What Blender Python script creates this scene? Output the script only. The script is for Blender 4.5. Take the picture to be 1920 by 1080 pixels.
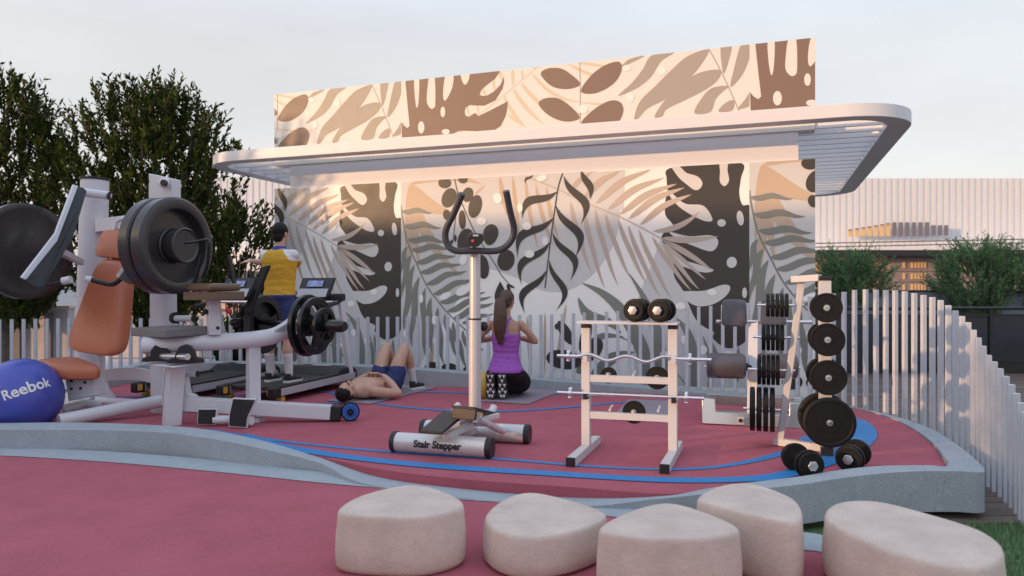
import bpy, bmesh, math, random
from mathutils import Vector, Matrix, noise as mnoise
from math import sin, cos, pi, radians, sqrt, atan2
random.seed(7)
for o in list(bpy.data.objects): bpy.data.objects.remove(o)
S = bpy.context.scene
COL = S.collection
# ------------------------------------------------------------------ camera
F, CX, CY, CH = 1370.0, 960.0, 545.0, 1.2     # focal length in photo pixels, horizon, eye height
cam = bpy.data.cameras.new('camera'); camo = bpy.data.objects.new('camera', cam); COL.objects.link(camo)
camo.location = (0, 0, CH); camo.rotation_euler = (pi/2, 0, 0)
cam.sensor_width = 36; cam.lens = F/1920*36; cam.shift_y = (CY-540)/1920
cam.clip_start = 0.05; cam.clip_end = 2000
cam.dof.use_dof = True; cam.dof.focus_distance = 6.3; cam.dof.aperture_fstop = 2.0
S.camera = camo
# ------------------------------------------------------------------ light
SUN_EL = radians(9.0); SUN_TO = Vector((.89, .45, 0)).normalized()     # horizontal travel of the light
W = bpy.data.worlds.new('World'); S.world = W; W.use_nodes = True
nt = W.node_tree; nt.nodes.clear()
out = nt.nodes.new('ShaderNodeOutputWorld')
sky = nt.nodes.new('ShaderNodeTexSky'); sky.sky_type = 'NISHITA'; sky.sun_disc = False
sky.sun_elevation = SUN_EL; sky.sun_rotation = atan2(-SUN_TO.x, -SUN_TO.y); sky.dust_density = 3.0
bg1 = nt.nodes.new('ShaderNodeBackground'); bg1.inputs['Strength'].default_value = 0.08
nt.links.new(sky.outputs[0], bg1.inputs[0])
# thin high cloud veil over the whole dome: pinkish low, cooler high, soft streaks
tc = nt.nodes.new('ShaderNodeTexCoord'); sep = nt.nodes.new('ShaderNodeSeparateXYZ')
nt.links.new(tc.outputs['Generated'], sep.inputs[0])
rmp = nt.nodes.new('ShaderNodeValToRGB')
rmp.color_ramp.elements[0].position = 0.0; rmp.color_ramp.elements[0].color = (.72, .655, .665, 1)
rmp.color_ramp.elements[1].position = 1.0; rmp.color_ramp.elements[1].color = (.92, 1.08, 1.36, 1)
e = rmp.color_ramp.elements.new(0.13); e.color = (.77, .715, .715, 1)
e = rmp.color_ramp.elements.new(0.30); e.color = (.80, .775, .765, 1)
e = rmp.color_ramp.elements.new(0.55); e.color = (.88, .97, 1.16, 1)
nt.links.new(sep.outputs['Z'], rmp.inputs[0])
mp = nt.nodes.new('ShaderNodeMapping'); mp.inputs['Scale'].default_value = (1.2, 1.2, 4.0)
nt.links.new(tc.outputs['Generated'], mp.inputs[0])
nz = nt.nodes.new('ShaderNodeTexNoise'); nz.inputs['Scale'].default_value = 1.6; nz.inputs['Detail'].default_value = 5
nt.links.new(mp.outputs[0], nz.inputs['Vector'])
r2 = nt.nodes.new('ShaderNodeMapRange'); r2.inputs[1].default_value = .3; r2.inputs[2].default_value = .7
r2.inputs[3].default_value = .78; r2.inputs[4].default_value = .94
nt.links.new(nz.outputs[0], r2.inputs[0])
bg2 = nt.nodes.new('ShaderNodeBackground')
nt.links.new(rmp.outputs[0], bg2.inputs[0]); nt.links.new(r2.outputs[0], bg2.inputs[1])
add = nt.nodes.new('ShaderNodeAddShader')
nt.links.new(bg1.outputs[0], add.inputs[0]); nt.links.new(bg2.outputs[0], add.inputs[1]); nt.links.new(add.outputs[0], out.inputs[0])
sl = bpy.data.lights.new('sun', 'SUN'); sl.energy = 3.5; sl.angle = radians(0.9); sl.color = (1.0, .60, .31)
so = bpy.data.objects.new('sun', sl); COL.objects.link(so); so.location = (-20, -10, 8)
so.rotation_euler = Vector((SUN_TO.x*cos(SUN_EL), SUN_TO.y*cos(SUN_EL), -sin(SUN_EL))).to_track_quat('-Z', 'Y').to_euler()
S.view_settings.view_transform = 'Standard'; S.view_settings.look = 'None'
S.view_settings.exposure = 0.0; S.view_settings.gamma = 1.0
S.render.engine = 'CYCLES'
# ------------------------------------------------------------------ helpers
def U(px, py, d): return Vector(((px-CX)/F*d, d, CH-(py-CY)/F*d))         # point seen at photo pixel, at depth d
def G(px, py, z=0.0):                                                    # point on the level z
    d = (CH-z)*F/(py-CY); return Vector(((px-CX)/F*d, d, z))
WN = Vector((.331, .944, 0)).normalized()          # away from camera, square to the mural wall
WL = Vector((WN.y, -WN.x, 0))                      # along the wall, to the right
ZUP = Vector((0, 0, 1))
MATS = {}
def mat(name, col, rough=.5, metal=0., nscale=60., namt=.08, bump=0., bscale=None, spec=.5, col2=None, stretch=None, speck=0., coat=0., trans=0.):
    if name in MATS: return MATS[name]
    m = bpy.data.materials.new(name); m.use_nodes = True; n = m.node_tree; p = n.nodes['Principled BSDF']
    p.inputs['Roughness'].default_value = rough; p.inputs['Metallic'].default_value = metal
    p.inputs['Specular IOR Level'].default_value = spec
    if coat: p.inputs['Coat Weight'].default_value = coat; p.inputs['Coat Roughness'].default_value = .1
    if trans: p.inputs['Transmission Weight'].default_value = trans
    t = n.nodes.new('ShaderNodeTexCoord'); src = t.outputs['Object']
    if stretch:
        mm = n.nodes.new('ShaderNodeMapping'); mm.inputs['Scale'].default_value = stretch
        n.links.new(src, mm.inputs[0]); src = mm.outputs[0]
    z = n.nodes.new('ShaderNodeTexNoise'); z.inputs['Scale'].default_value = nscale; z.inputs['Detail'].default_value = 6; z.inputs['Roughness'].default_value = .65
    n.links.new(src, z.inputs['Vector'])
    r = n.nodes.new('ShaderNodeValToRGB'); r.color_ramp.elements[0].position = .3; r.color_ramp.elements[1].position = .7
    c = Vector(col); a = c*(1-namt); b = Vector(col2) if col2 else c*(1+namt)
    r.color_ramp.elements[0].color = (*a, 1); r.color_ramp.elements[1].color = (*[min(v, .95) for v in b], 1)
    n.links.new(z.outputs[0], r.inputs[0]); cs = r.outputs[0]
    if speck:
        v = n.nodes.new('ShaderNodeTexNoise'); v.inputs['Scale'].default_value = 260; v.inputs['Detail'].default_value = 2
        n.links.new(t.outputs['Object'], v.inputs['Vector'])
        rr = n.nodes.new('ShaderNodeValToRGB'); rr.color_ramp.elements[0].position = .42; rr.color_ramp.elements[1].position = .6
        rr.color_ramp.elements[0].color = (1-speck,)*3+(1,); rr.color_ramp.elements[1].color = (1+speck*.25,)*3+(1,)
        n.links.new(v.outputs[0], rr.inputs[0])
        mx = n.nodes.new('ShaderNodeMixRGB'); mx.blend_type = 'MULTIPLY'; mx.inputs[0].default_value = 1
        n.links.new(cs, mx.inputs[1]); n.links.new(rr.outputs[0], mx.inputs[2]); cs = mx.outputs[0]
    n.links.new(cs, p.inputs['Base Color'])
    # roughness wear
    rm = n.nodes.new('ShaderNodeMapRange'); rm.inputs[3].default_value = max(rough-.08, .02); rm.inputs[4].default_value = min(rough+.1, 1)
    z2 = n.nodes.new('ShaderNodeTexNoise'); z2.inputs['Scale'].default_value = 7; z2.inputs['Detail'].default_value = 4
    n.links.new(t.outputs['Object'], z2.inputs['Vector']); n.links.new(z2.outputs[0], rm.inputs[0]); n.links.new(rm.outputs[0], p.inputs['Roughness'])
    if bump:
        b = n.nodes.new('ShaderNodeBump'); b.inputs['Strength'].default_value = bump; b.inputs['Distance'].default_value = .01
        z3 = n.nodes.new('ShaderNodeTexNoise'); z3.inputs['Scale'].default_value = bscale or nscale; z3.inputs['Detail'].default_value = 4
        n.links.new(src, z3.inputs['Vector']); n.links.new(z3.outputs[0], b.inputs['Height']); n.links.new(b.outputs[0], p.inputs['Normal'])
    MATS[name] = m; return m

class MB:
    def __init__(s): s.v = []; s.f = []; s.m = []
    def add(s, vs, fs, mi=0):
        k = len(s.v); s.v += [Vector(v) for v in vs]; s.f += [tuple(i+k for i in f) for f in fs]; s.m += [mi]*len(fs); return s
    def box(s, c, size, ax=None, mi=0):          # ax: three unit axes
        c = Vector(c); ax = ax or (Vector((1,0,0)), Vector((0,1,0)), ZUP); a, b, d = [Vector(x)*(h/2) for x, h in zip(ax, size)]
        vs = [c+i*a+j*b+k*d for k in (-1,1) for j in (-1,1) for i in (-1,1)]
        return s.add(vs, [(0,2,3,1),(4,5,7,6),(0,1,5,4),(2,6,7,3),(0,4,6,2),(1,3,7,5)], mi)
    def bar(s, p, q, w, h, up=ZUP, mi=0, ext=0):  # square bar from p to q
        p = Vector(p); q = Vector(q); d = (q-p); L = d.length; d.normalize()
        x = d.cross(up)
        if x.length < 1e-4: x = d.cross(Vector((1,0,0)))
        x.normalize(); u = x.cross(d)
        return s.box((p+q)/2, (w, L+2*ext, h), (x, d, u), mi)
    def tube(s, pts, r, n=14, mi=0, cap=True, closed=False):
        pts = [Vector(p) for p in pts]; m = len(pts); rs = r if isinstance(r, (list, tuple)) else [r]*m
        d0 = (pts[1]-pts[0]).normalized(); x = d0.cross(ZUP)
        if x.length < 1e-3: x = Vector((1,0,0)).cross(d0)
        x.normalize(); vs = []; pd = d0
        for i in range(m):
            if closed: d = (pts[(i+1)%m]-pts[i-1]).normalized()
            elif i == 0: d = d0
            elif i == m-1: d = (pts[i]-pts[i-1]).normalized()
            else:
                d = ((pts[i]-pts[i-1]).normalized()+(pts[i+1]-pts[i]).normalized()).normalized()
            x = pd.rotation_difference(d) @ x; pd = d; y = d.cross(x)
            vs += [pts[i]+rs[i]*(cos(2*pi*k/n)*x+sin(2*pi*k/n)*y) for k in range(n)]
        fs = []
        for i in range(m if closed else m-1):
            j = (i+1) % m
            fs += [(i*n+k, i*n+(k+1)%n, j*n+(k+1)%n, j*n+k) for k in range(n)]
        if cap and not closed: fs += [tuple(range(n-1, -1, -1)), tuple((m-1)*n+k for k in range(n))]
        return s.add(vs, fs, mi)
    def lathe(s, prof, c, axis, n=32, mi=0, cap=True):     # prof: (radius, offset along axis)
        c = Vector(c); axis = Vector(axis).normalized(); x = axis.cross(ZUP)
        if x.length < 1e-3: x = Vector((1,0,0))
        x.normalize(); y = axis.cross(x); vs = []
        for r, h in prof: vs += [c+axis*h+r*(cos(2*pi*k/n)*x+sin(2*pi*k/n)*y) for k in range(n)]
        fs = [(i*n+k, i*n+(k+1)%n, (i+1)*n+(k+1)%n, (i+1)*n+k) for i in range(len(prof)-1) for k in range(n)]
        if cap: fs += [tuple(range(n-1,-1,-1)), tuple((len(prof)-1)*n+k for k in range(n))]
        return s.add(vs, fs, mi)
    def loft(s, rings, mi=0, cap=True):
        n = len(rings[0]); vs = [v for r in rings for v in r]
        fs = [(i*n+k, i*n+(k+1)%n, (i+1)*n+(k+1)%n, (i+1)*n+k) for i in range(len(rings)-1) for k in range(n)]
        if cap: fs += [tuple(range(n-1,-1,-1)), tuple((len(rings)-1)*n+k for k in range(n))]
        return s.add(vs, fs, mi)
    def ell(s, c, r, ax=None, n=16, mi=0):
        c = Vector(c); ax = ax or (Vector((1,0,0)), Vector((0,1,0)), ZUP)
        rings = []
        for i in range(1, n//2):
            t = pi*i/(n//2); rings.append([c+ax[0]*r[0]*sin(t)*cos(2*pi*k/n)+ax[1]*r[1]*sin(t)*sin(2*pi*k/n)-ax[2]*r[2]*cos(t) for k in range(n)])
        return s.loft(rings, mi)
    def prism(s, pts, off, mi=0):               # polygon pts extruded by vector off
        n = len(pts); off = Vector(off); vs = [Vector(p) for p in pts]+[Vector(p)+off for p in pts]
        return s.add(vs, [tuple(range(n-1,-1,-1)), tuple(range(n, 2*n))]+[(i, (i+1)%n, n+(i+1)%n, n+i) for i in range(n)], mi)
LOC = {}
def link(name, data, mats, parent=None, loc=None):
    o = bpy.data.objects.new(name, data); COL.objects.link(o)
    if data is not None and mats is not None:
        for m in (mats if isinstance(mats, (list, tuple)) else [mats]): data.materials.append(m)
    if parent is not None: o.parent = parent; LOC[o.name] = LOC[parent.name]
    else:
        o.location = loc or (0,0,0); LOC[o.name] = Vector(o.location)
    return o
def mesh(name, mb, sharp=40, smooth=True, origin=Vector((0,0,0)), fix=True):
    me = bpy.data.meshes.new(name)
    me.from_pydata([tuple(v-origin) for v in mb.v], [], mb.f)
    me.polygons.foreach_set('material_index', mb.m)
    if fix:
        b = bmesh.new(); b.from_mesh(me); bmesh.ops.recalc_face_normals(b, faces=b.faces); b.to_mesh(me); b.free()
    if smooth: me.shade_smooth(); me.set_sharp_from_angle(angle=radians(sharp))
    me.update(); return me
def part(name, mb, mats, parent, bevel=0, label=None, kind=None, sharp=40, fix=True, smooth=True):
    o = link(name, mesh(name, mb, sharp, smooth, LOC[parent.name], fix), mats, parent)
    if bevel: bev(o, bevel)
    if label: o['label'] = label
    if kind: o['kind'] = kind
    return o
def bev(o, w, seg=2):
    b = o.modifiers.new('bevel', 'BEVEL'); b.width = w; b.segments = seg; b.limit_method = 'ANGLE'; b.angle_limit = radians(50); b.use_clamp_overlap = True
def tag(o, label, cat, group=None, kind=None):
    o['label'] = label; o['category'] = cat
    if group: o['group'] = group
    if kind: o['kind'] = kind
    return o
def thing(name, label, cat, loc, group=None):
    o = link(name, None, None, None, Vector(loc)); o.empty_display_size = .1; return tag(o, label, cat, group)
def solid(name, mb, mats, label, cat, group=None, loc=None, bevel=0, sharp=40):      # a thing that is one mesh
    loc = Vector(loc) if loc is not None else Vector((0,0,0))
    o = link(name, mesh(name, mb, sharp, True, loc), mats, None, loc)
    if bevel: bev(o, bevel)
    return tag(o, label, cat, group)
def struct(name, mb, mats, sharp=40, fix=True):
    o = link(name, mesh(name, mb, sharp, True, fix=fix), mats); o['kind'] = 'structure'; return o
def copy_tree(o, parent=None):
    c = o.copy(); COL.objects.link(c); c.parent = parent; LOC[c.name] = LOC.get(o.name, Vector((0,0,0)))
    for ch in o.children: copy_tree(ch, c)
    return c
def cr(pts, n=8, closed=False):                  # Catmull-Rom through points
    pts = [Vector(p) for p in pts]; m = len(pts); res = []
    for i in range(m if closed else m-1):
        if closed: a, b, c, d = pts[i-1], pts[i], pts[(i+1)%m], pts[(i+2)%m]
        else: a, b, c, d = pts[max(i-1,0)], pts[i], pts[i+1], pts[min(i+2,m-1)]
        for k in range(n):
            t = k/n; res.append(.5*((2*b)+(c-a)*t+(2*a-5*b+4*c-d)*t*t+(3*b-a-3*c+d)*t**3))
    if not closed: res.append(pts[-1])
    return res
# ------------------------------------------------------------------ shared materials
WHITE = mat('white_powder_coat', (.60,.61,.66), .38, nscale=180, namt=.05, bump=.04, bscale=400)
STEEL = mat('brushed_steel', (.62,.62,.64), .3, .9, nscale=90, namt=.06)
CHROME = mat('chrome', (.75,.74,.74), .14, 1., namt=.03)
RUBBER = mat('black_rubber', (.010,.010,.011), .45, nscale=220, namt=.35, bump=.12, bscale=320, spec=.2)
IRON = mat('black_enamel', (.009,.009,.010), .22, nscale=40, namt=.2, bump=.03, spec=.4)
PLASTIC = mat('dark_grey_plastic', (.02,.02,.023), .4, namt=.15, spec=.35)
LEATHER = mat('orange_leather', (.46,.14,.07), .4, nscale=140, namt=.1, bump=.12, bscale=260)
PADGREY = mat('charcoal_leather', (.075,.07,.085), .32, nscale=120, namt=.15, bump=.15, bscale=90)
GREYPLATE = mat('grey_painted_iron', (.042,.040,.043), .26, nscale=60, namt=.2, bump=.05, bscale=150, spec=.45)
FENCEW = mat('fence_paint', (.50,.52,.58), .45, nscale=12, namt=.06)
CURB = mat('pale_concrete', (.37,.42,.46), .8, nscale=9, namt=.07, speck=.35, bump=.15, bscale=200)
RED = mat('red_rubber_flooring', (.43,.115,.152), .78, nscale=2.5, namt=.09, speck=.26, bump=.2, bscale=300, spec=.15)
BLUE = mat('blue_line_paint', (.02,.20,.50), .6, nscale=30, namt=.08, speck=.1)
# ------------------------------------------------------------------ ground, decks, platform
GZ = -.25
SOIL = mat('grey_paving', (.22,.21,.21), .85, nscale=3, namt=.15, speck=.3)
g = MB(); g.add([(-400,-200,GZ-.03),(400,-200,GZ-.03),(400,800,GZ-.03),(-400,800,GZ-.03)], [(0,1,2,3)]); struct('ground', g, SOIL)
# timber deck: separate boards where they can be told apart
WOODS = [mat('deck_timber_%d'%i, c, .7, nscale=6, namt=.35, stretch=(1.,14.,14.), bump=.2) for i, c in enumerate([(.125,.088,.072),(.105,.072,.058),(.145,.105,.088)])]
deck = struct('timber_deck', MB().add([(1.2,4.55,GZ-.02),(16,4.55,GZ-.02),(16,13.2,GZ-.02),(1.2,13.2,GZ-.02)], [(0,1,2,3)]), WOODS[1])
bmesh_board = {}
def board_mesh(L, i):
    if (L, i) not in bmesh_board:
        me = mesh('deck_board', MB().box((0,0,0), (L, .138, .024))); me.materials.append(WOODS[i]); bmesh_board[L, i] = me
    return bmesh_board[L, i]
for r in range(59):
    y = 4.62+.145*r; x = 1.4-random.random()*1.5
    while x < 15:
        L = (2.4, 3.6)[random.random() > .5]
        if x+L > max(2.0, .3*y):
            b = link('deck_board', board_mesh(L, random.randrange(3)), None, deck); b.location = (x+L/2, y, GZ-.006+random.uniform(-.0015,.0015))
        x += L+.006
# curb rails of the raised platform: (inner, outer, top height)
inner = [G(-330,795,.07), G(-150,793,.08), G(0,793,.085), G(150,792,.09), G(310,798,.09), G(400,807,.086), G(500,828,.05), G(600,858,-.006),
  G(711,880,0), G(871,899,0), G(1080,914,0), G(1242,926,0), G(1330,915,.01), G(1400,905,.02), G(1500,893,.04),
  G(1560,883,.05), G(1640,874,.06), G(1735,872,.06), Vector((2.80,4.74,.06)), Vector((2.90,4.86,.055)), G(1771,857,.04), G(1749,830,.02), G(1715,805,.01), G(1679,787,.006), G(1643,775,.006),
  G(1596,764,.006), G(1500,753,.012), G(1300,741), G(1020,731), G(780,723), G(600,719), G(400,716), G(265,716), Vector((-5.1,8.7,.0)), Vector((-5.9,7.4,.05))]
topz = [.07,.08,.085,.09,.09,.086,.05,-.006,-.052,-.06,-.062,-.012,.01,.02,.04,.05,.06,.06,.06,.055,.04,.02,.012,.01,.01,.01,.016,.036,.116,.2,.24,.25,.22,.06,.06]
outer = [G(-330,807,.07), G(-150,806,.08), G(0,805,.085), G(200,806,.092), G(310,811,.09), G(400,823,.086), G(500,843,.05), G(600,868,-.006),
  Vector((-.98,4.765,-.058)), Vector((-.34,4.46,-.06)), Vector((.36,4.28,-.062)), Vector((.80,4.24,-.03)), G(1300,933,-.005), G(1400,920,.015), G(1500,908,.04),
  G(1600,893,.05), G(1700,884,.06), G(1790,883,.06), G(1835,885,.06), G(1846,879,.06), G(1826,857,.045), G(1795,832,.028), G(1752,806,.014), G(1708,789,.01), G(1665,777,.01),
  G(1615,766,.01), Vector((3.22,8.14,0)), Vector((2.14,8.66,0)), Vector((.45,9.12,0)), Vector((-1.17,9.52,0)), Vector((-2.45,9.74,0)), Vector((-3.92,9.9,0)), Vector((-5.05,9.9,0)), Vector((-5.45,8.9,0)), Vector((-6.3,7.3,0))]
for v, w, z in zip(inner, outer, topz): v.z = z; w.z = z
IN = cr(inner, 8, True); OUT = cr(outer, 8, True); n = len(IN)
cb = MB(); vs = []
for a, b in zip(IN, OUT): vs += [Vector((a.x,a.y,-.2)), a, b, Vector((b.x,b.y,-.2))]
cb.add(vs, [(4*i+k, 4*i+(k+1)%4, 4*((i+1)%n)+(k+1)%4, 4*((i+1)%n)+k) for i in range(n) for k in range(4)])
curb = struct('platform_curb', cb, CURB, 50); bev(curb, .006)
fl = MB(); vs = []
for i, a in enumerate(IN):
    p, q = IN[i-1], IN[(i+1)%n]; t = Vector((q.x-p.x, q.y-p.y, 0)).normalized(); nn = Vector((-t.y, t.x, 0))*.003   # just inside the curb
    vs += [Vector((a.x, a.y, 0))+nn, Vector((a.x, a.y, -.19))+nn]
fl.add(vs, [tuple(2*i for i in range(n))]+[(2*i, 2*((i+1)%n), 2*((i+1)%n)+1, 2*i+1) for i in range(n)])
floor = struct('platform_floor', fl, RED, 30)
pl = MB()
for i in range(n): pass
inset = []
for i, a in enumerate(IN): inset.append(Vector((a.x*.93+.0, (a.y-6.8)*.9+6.8, -.19)))
base = MB(); base.prism(inset, (0,0,-.07)); struct('platform_base', base, mat('gap_shade', (.03,.03,.032), .9))  # near-black base paints in the shade of the gap under the platform
# painted lines on the platform floor
def ribbon(pts, ws, z=.004):
    m = MB(); P = cr(pts, 8); Wd = []
    for i in range(len(P)):
        f = i/8; k = min(int(f), len(ws)-2); Wd.append(ws[k]+(ws[k+1]-ws[k])*(f-k))
    vs = []
    for i, p in enumerate(P):
        t = (P[min(i+1,len(P)-1)]-P[max(i-1,0)]); t.z = 0; t.normalize(); q = Vector((-t.y,t.x,0))*Wd[i]/2
        vs += [Vector((p.x,p.y,z))+q, Vector((p.x,p.y,z))-q]
    return m.add(vs, [(2*i,2*i+1,2*i+3,2*i+2) for i in range(len(P)-1)])
# outer thick band, sweeping round the right end
part('floor_line', ribbon([G(452,816),G(520,836),G(600,850),G(700,863.5),G(830,876),G(1000,887),G(1130,895),G(1250,901),G(1370,900.5),G(1460,893),G(1530,873),G(1590,845),G(1618,818),G(1610,795),G(1575,781),G(1530,775)],
     [.12,.125,.125,.125,.125,.125,.125,.125,.125,.13,.15,.19,.21,.2,.16,.14], .0056), BLUE, floor, fix=True)
part('floor_line', ribbon([G(390,806),G(500,824),G(620,838),G(735,848),G(930,861),G(1080,873),G(1180,879),G(1280,880.5),G(1360,874),G(1440,858),G(1500,838),G(1515,820)], [.055]*7+[.055,.06,.08,.1,.1]), BLUE, floor)
part('floor_line', ribbon([G(180,747),G(240,743),G(290,747),G(350,752),G(430,742),G(520,735),G(610,735),G(632,741)], [.07]*8, .0042), BLUE, floor)
part('floor_line', ribbon([G(335,772),G(400,773),G(470,771),G(560,762),G(640,755)], [.07]*5, .0044), BLUE, floor)
part('floor_line', ribbon([G(706,757),G(760,764),G(850,771),G(930,772),G(1000,769),G(1090,762),G(1140,757),G(1240,751)], [.075]*8, .0046), BLUE, floor)
part('floor_line', ribbon([G(780,735),G(880,737),G(1020,739),G(1160,742),G(1300,746),G(1400,750),G(1490,757)], [.09]*7, .0048), BLUE, floor)
# lower court with its pale border
LZ = -.07
edge = [Vector((-9,7.2,LZ)), G(-330,830,LZ), G(-150,835,LZ), G(0,838,LZ), G(200,847,LZ), G(400,863,LZ), G(600,885.5,LZ), G(690,893,LZ), Vector((-.80,4.70,LZ)), Vector((-.2,4.40,LZ)), G(1100,941,LZ), G(1190,949,LZ), G(1300,967,LZ), G(1400,983,LZ), G(1500,998,LZ), G(1546,1006,LZ), G(1640,1040,LZ), G(1720,1085,LZ), G(1790,1170,LZ), Vector((1.75,2.2,LZ)), Vector((1.3,1.0,LZ)), Vector((1.0,-.5,LZ)), Vector((1.0,-3,LZ))]
edin = [Vector((-9,6.9,LZ)), G(-330,852,LZ), G(-150,853,LZ), G(0,855,LZ), G(200,867,LZ), G(400,885,LZ), G(600,906,LZ), G(690,914,LZ), G(800,924,LZ), G(940,940,LZ), G(1100,963,LZ), G(1190,976,LZ), G(1300,995,LZ), G(1400,1012,LZ), G(1500,1031,LZ), G(1546,1038,LZ), G(1620,1068,LZ), G(1690,1125,LZ), G(1740,1210,LZ), Vector((1.55,2.1,LZ)), Vector((1.12,1.0,LZ)), Vector((.82,-.5,LZ)), Vector((.82,-3,LZ))]
E = cr(edge, 6); EI = cr(edin, 6)
ct = MB(); poly = E+[Vector((-9,-3,LZ))]
ct.prism([Vector((p.x,p.y,LZ)) for p in poly], (0,0,-.17)); struct('lower_court', ct, RED, 30)
bm_ = MB(); vs = []
for a, b in zip(E, EI): vs += [Vector((a.x,a.y,LZ+.004)), Vector((b.x,b.y,LZ+.004))]
bm_.add(vs, [(2*i,2*i+1,2*i+3,2*i+2) for i in range(len(E)-1)]); struct('court_border', bm_, CURB)
# grass patch beside the court
GR = mat('grass_blades', (.11,.22,.09), .7, nscale=40, namt=.4, col2=(.2,.32,.15))
gm = MB(); gp = [Vector(p+(GZ-.004,)) for p in [(1.6,4.54),(3.5,4.54),(6,4.54),(6,.5),(1.2,.5)]]
gm.add(gp, [(0,1,2,3,4)]); go = struct('grass_ground', gm, mat('turf_soil', (.08,.15,.06), .9, nscale=30, namt=.4, bump=.5))
gb = MB()
for i in range(40000):
    x = random.uniform(1.5,5); y = random.uniform(2.4,4.53)
    if x/y < .5 or x/y > .85: continue
    a = random.random()*6.28; h = random.uniform(.02,.055); w = .004; l = random.uniform(-.02,.02)
    p = Vector((x,y,GZ-.004)); d = Vector((cos(a),sin(a),0))
    gb.add([p-d*w, p+d*w, p+Vector((l,l*.7,h))], [(0,1,2)])
o = link('grass', mesh('grass', gb, smooth=False, fix=False), GR); tag(o, 'short green grass beside the raised platform corner', 'grass', kind='stuff')

# ------------------------------------------------------------------ fence of separate posts
FP = [Vector((-8.2,8.6,0)), Vector((-7.2,9.55,0)), Vector((-6.2,9.95,0)), Vector((-5.1,10.0,0)), Vector((-3.92,9.98,0)), Vector((-2.45,9.82,0)), Vector((-1.17,9.6,0)), Vector((.45,9.2,0)), Vector((2.14,8.74,0)), Vector((3.22,8.24,0)),
      Vector((3.62,7.62,0)), Vector((3.76,7.05,0)), Vector((3.79,6.5,0)), Vector((3.70,5.95,0)), Vector((3.51,5.38,0)), Vector((3.36,4.95,0)), Vector((3.2,4.58,0)), Vector((3.0,4.2,0))]
FZ = [.80,.81,.82,.82,.82,.84,.86,.90,1.0,1.12,1.215,1.20,1.13,.96,.72,.60,.48,.36]
P = cr(FP, 12); Z = []
for i in range(len(P)):
    f = i/12; k = min(int(f), len(FZ)-2); Z.append(FZ[k]+(FZ[k+1]-FZ[k])*(f-k))
fence = thing('slat_fence', 'white fence of separate upright slats curving round the red platform', 'fence', (0,9.5,GZ))
acc = 0; nxt = 0
for i in range(len(P)-1):
    L = (P[i+1]-P[i]).length
    while nxt <= acc+L:
        t = (nxt-acc)/L; p = P[i].lerp(P[i+1], t); zt = Z[i]+(Z[i+1]-Z[i])*t
        d = (P[i+1]-P[i]).normalized(); nn = Vector((-d.y,d.x,0))
        b = MB().box((p.x,p.y,(zt+GZ)/2), (.038,.04,zt-GZ), (d,nn,ZUP))
        part('post', b, FENCEW, fence, bevel=.003); nxt += .138
    acc += L

# ------------------------------------------------------------------ pavilion with the mural
R0 = Vector((3.61, 8.70, 0)); WLEN = 7.70; WH1, WH2, WTOP = 2.77, 3.24, 4.215
def wall_s(px):     # distance from right end, along the wall
    r = (px-CX)/F; return (R0.x-R0.y*r)/(WL.x-WL.y*r)
def WP(px, py):     # photo pixel -> (s from right end, z) on the wall plane
    s = wall_s(px); p = R0-WL*s; return s, CH-(py-CY)/F*p.y
def W3(s, z, off=0): return R0-WL*s+ZUP*z-WN*off
PAINT = mat('cream_wall_paint', (.90,.90,.90), .45, nscale=260, namt=.05, bump=.06, bscale=300)
PAINTU = mat('cream_upper_paint', (.67,.65,.62), .5, nscale=260, namt=.05, bump=.06, bscale=300)
CANW = mat('white_canopy_paint', (.68,.68,.71), .5, nscale=60, namt=.03)
pav = thing('mural_pavilion', 'white pavilion with leaf mural wall and slatted round-cornered canopy', 'pavilion', R0-WL*3.8)
AX = (WL, WN, ZUP)
mw = part('mural_wall', MB().box(W3(WLEN/2,(WH1-.25)/2,-.12), (WLEN,.24,WH1+.25), AX), PAINT, pav, label='lower wall painted with grey palm and monstera leaves')
part('lintel_band', MB().box(W3((wall_s(1497)+wall_s(543))/2,(WH1+3.12)/2,-.14), (wall_s(543)-wall_s(1497),.24,3.12-WH1), AX), CANW, pav)
uw = part('upper_wall', MB().box(W3(WLEN/2,(3.12+WTOP)/2,-.12), (WLEN,.24,WTOP-3.12), AX), PAINTU, pav, label='upper wall painted with charcoal leaves in sunlit brown on cream')
# canopy: rounded frame ring, slats inside
def rrect(s0, s1, a0, a1, r, z, n=10):
    res = []
    for cx, cy, t0 in ((s1-r,a1-r,0),(s0+r,a1-r,90),(s0+r,a0+r,180),(s1-r,a0+r,270)):
        for k in range(n+1):
            t = radians(t0+90*k/n); res.append((cx+r*cos(t), cy+r*sin(t)))
    return [R0-WL*s+WN*a+ZUP*z for s, a in res]
S0, S1, A0, A1, RC = -1.03, WLEN+1.02, -.66, 6.6, .78
zb, zt = 3.10, 3.25
o1, o2 = rrect(S0,S1,A0,A1,RC,zb), rrect(S0,S1,A0,A1,RC,zt)
i1, i2 = rrect(S0+.26,S1-.26,A0+.2,A1-.26,RC-.26,zb), rrect(S0+.26,S1-.26,A0+.2,A1-.26,RC-.26,zt)
m = MB(); k = len(o1); m.add(o1+o2+i2+i1, [(j*k+i, j*k+(i+1)%k, ((j+1)%4)*k+(i+1)%k, ((j+1)%4)*k+i) for j in range(4) for i in range(k)])
can = part('canopy_frame', m, CANW, pav, bevel=.006)
na = 0
a = A0+.36
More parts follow.
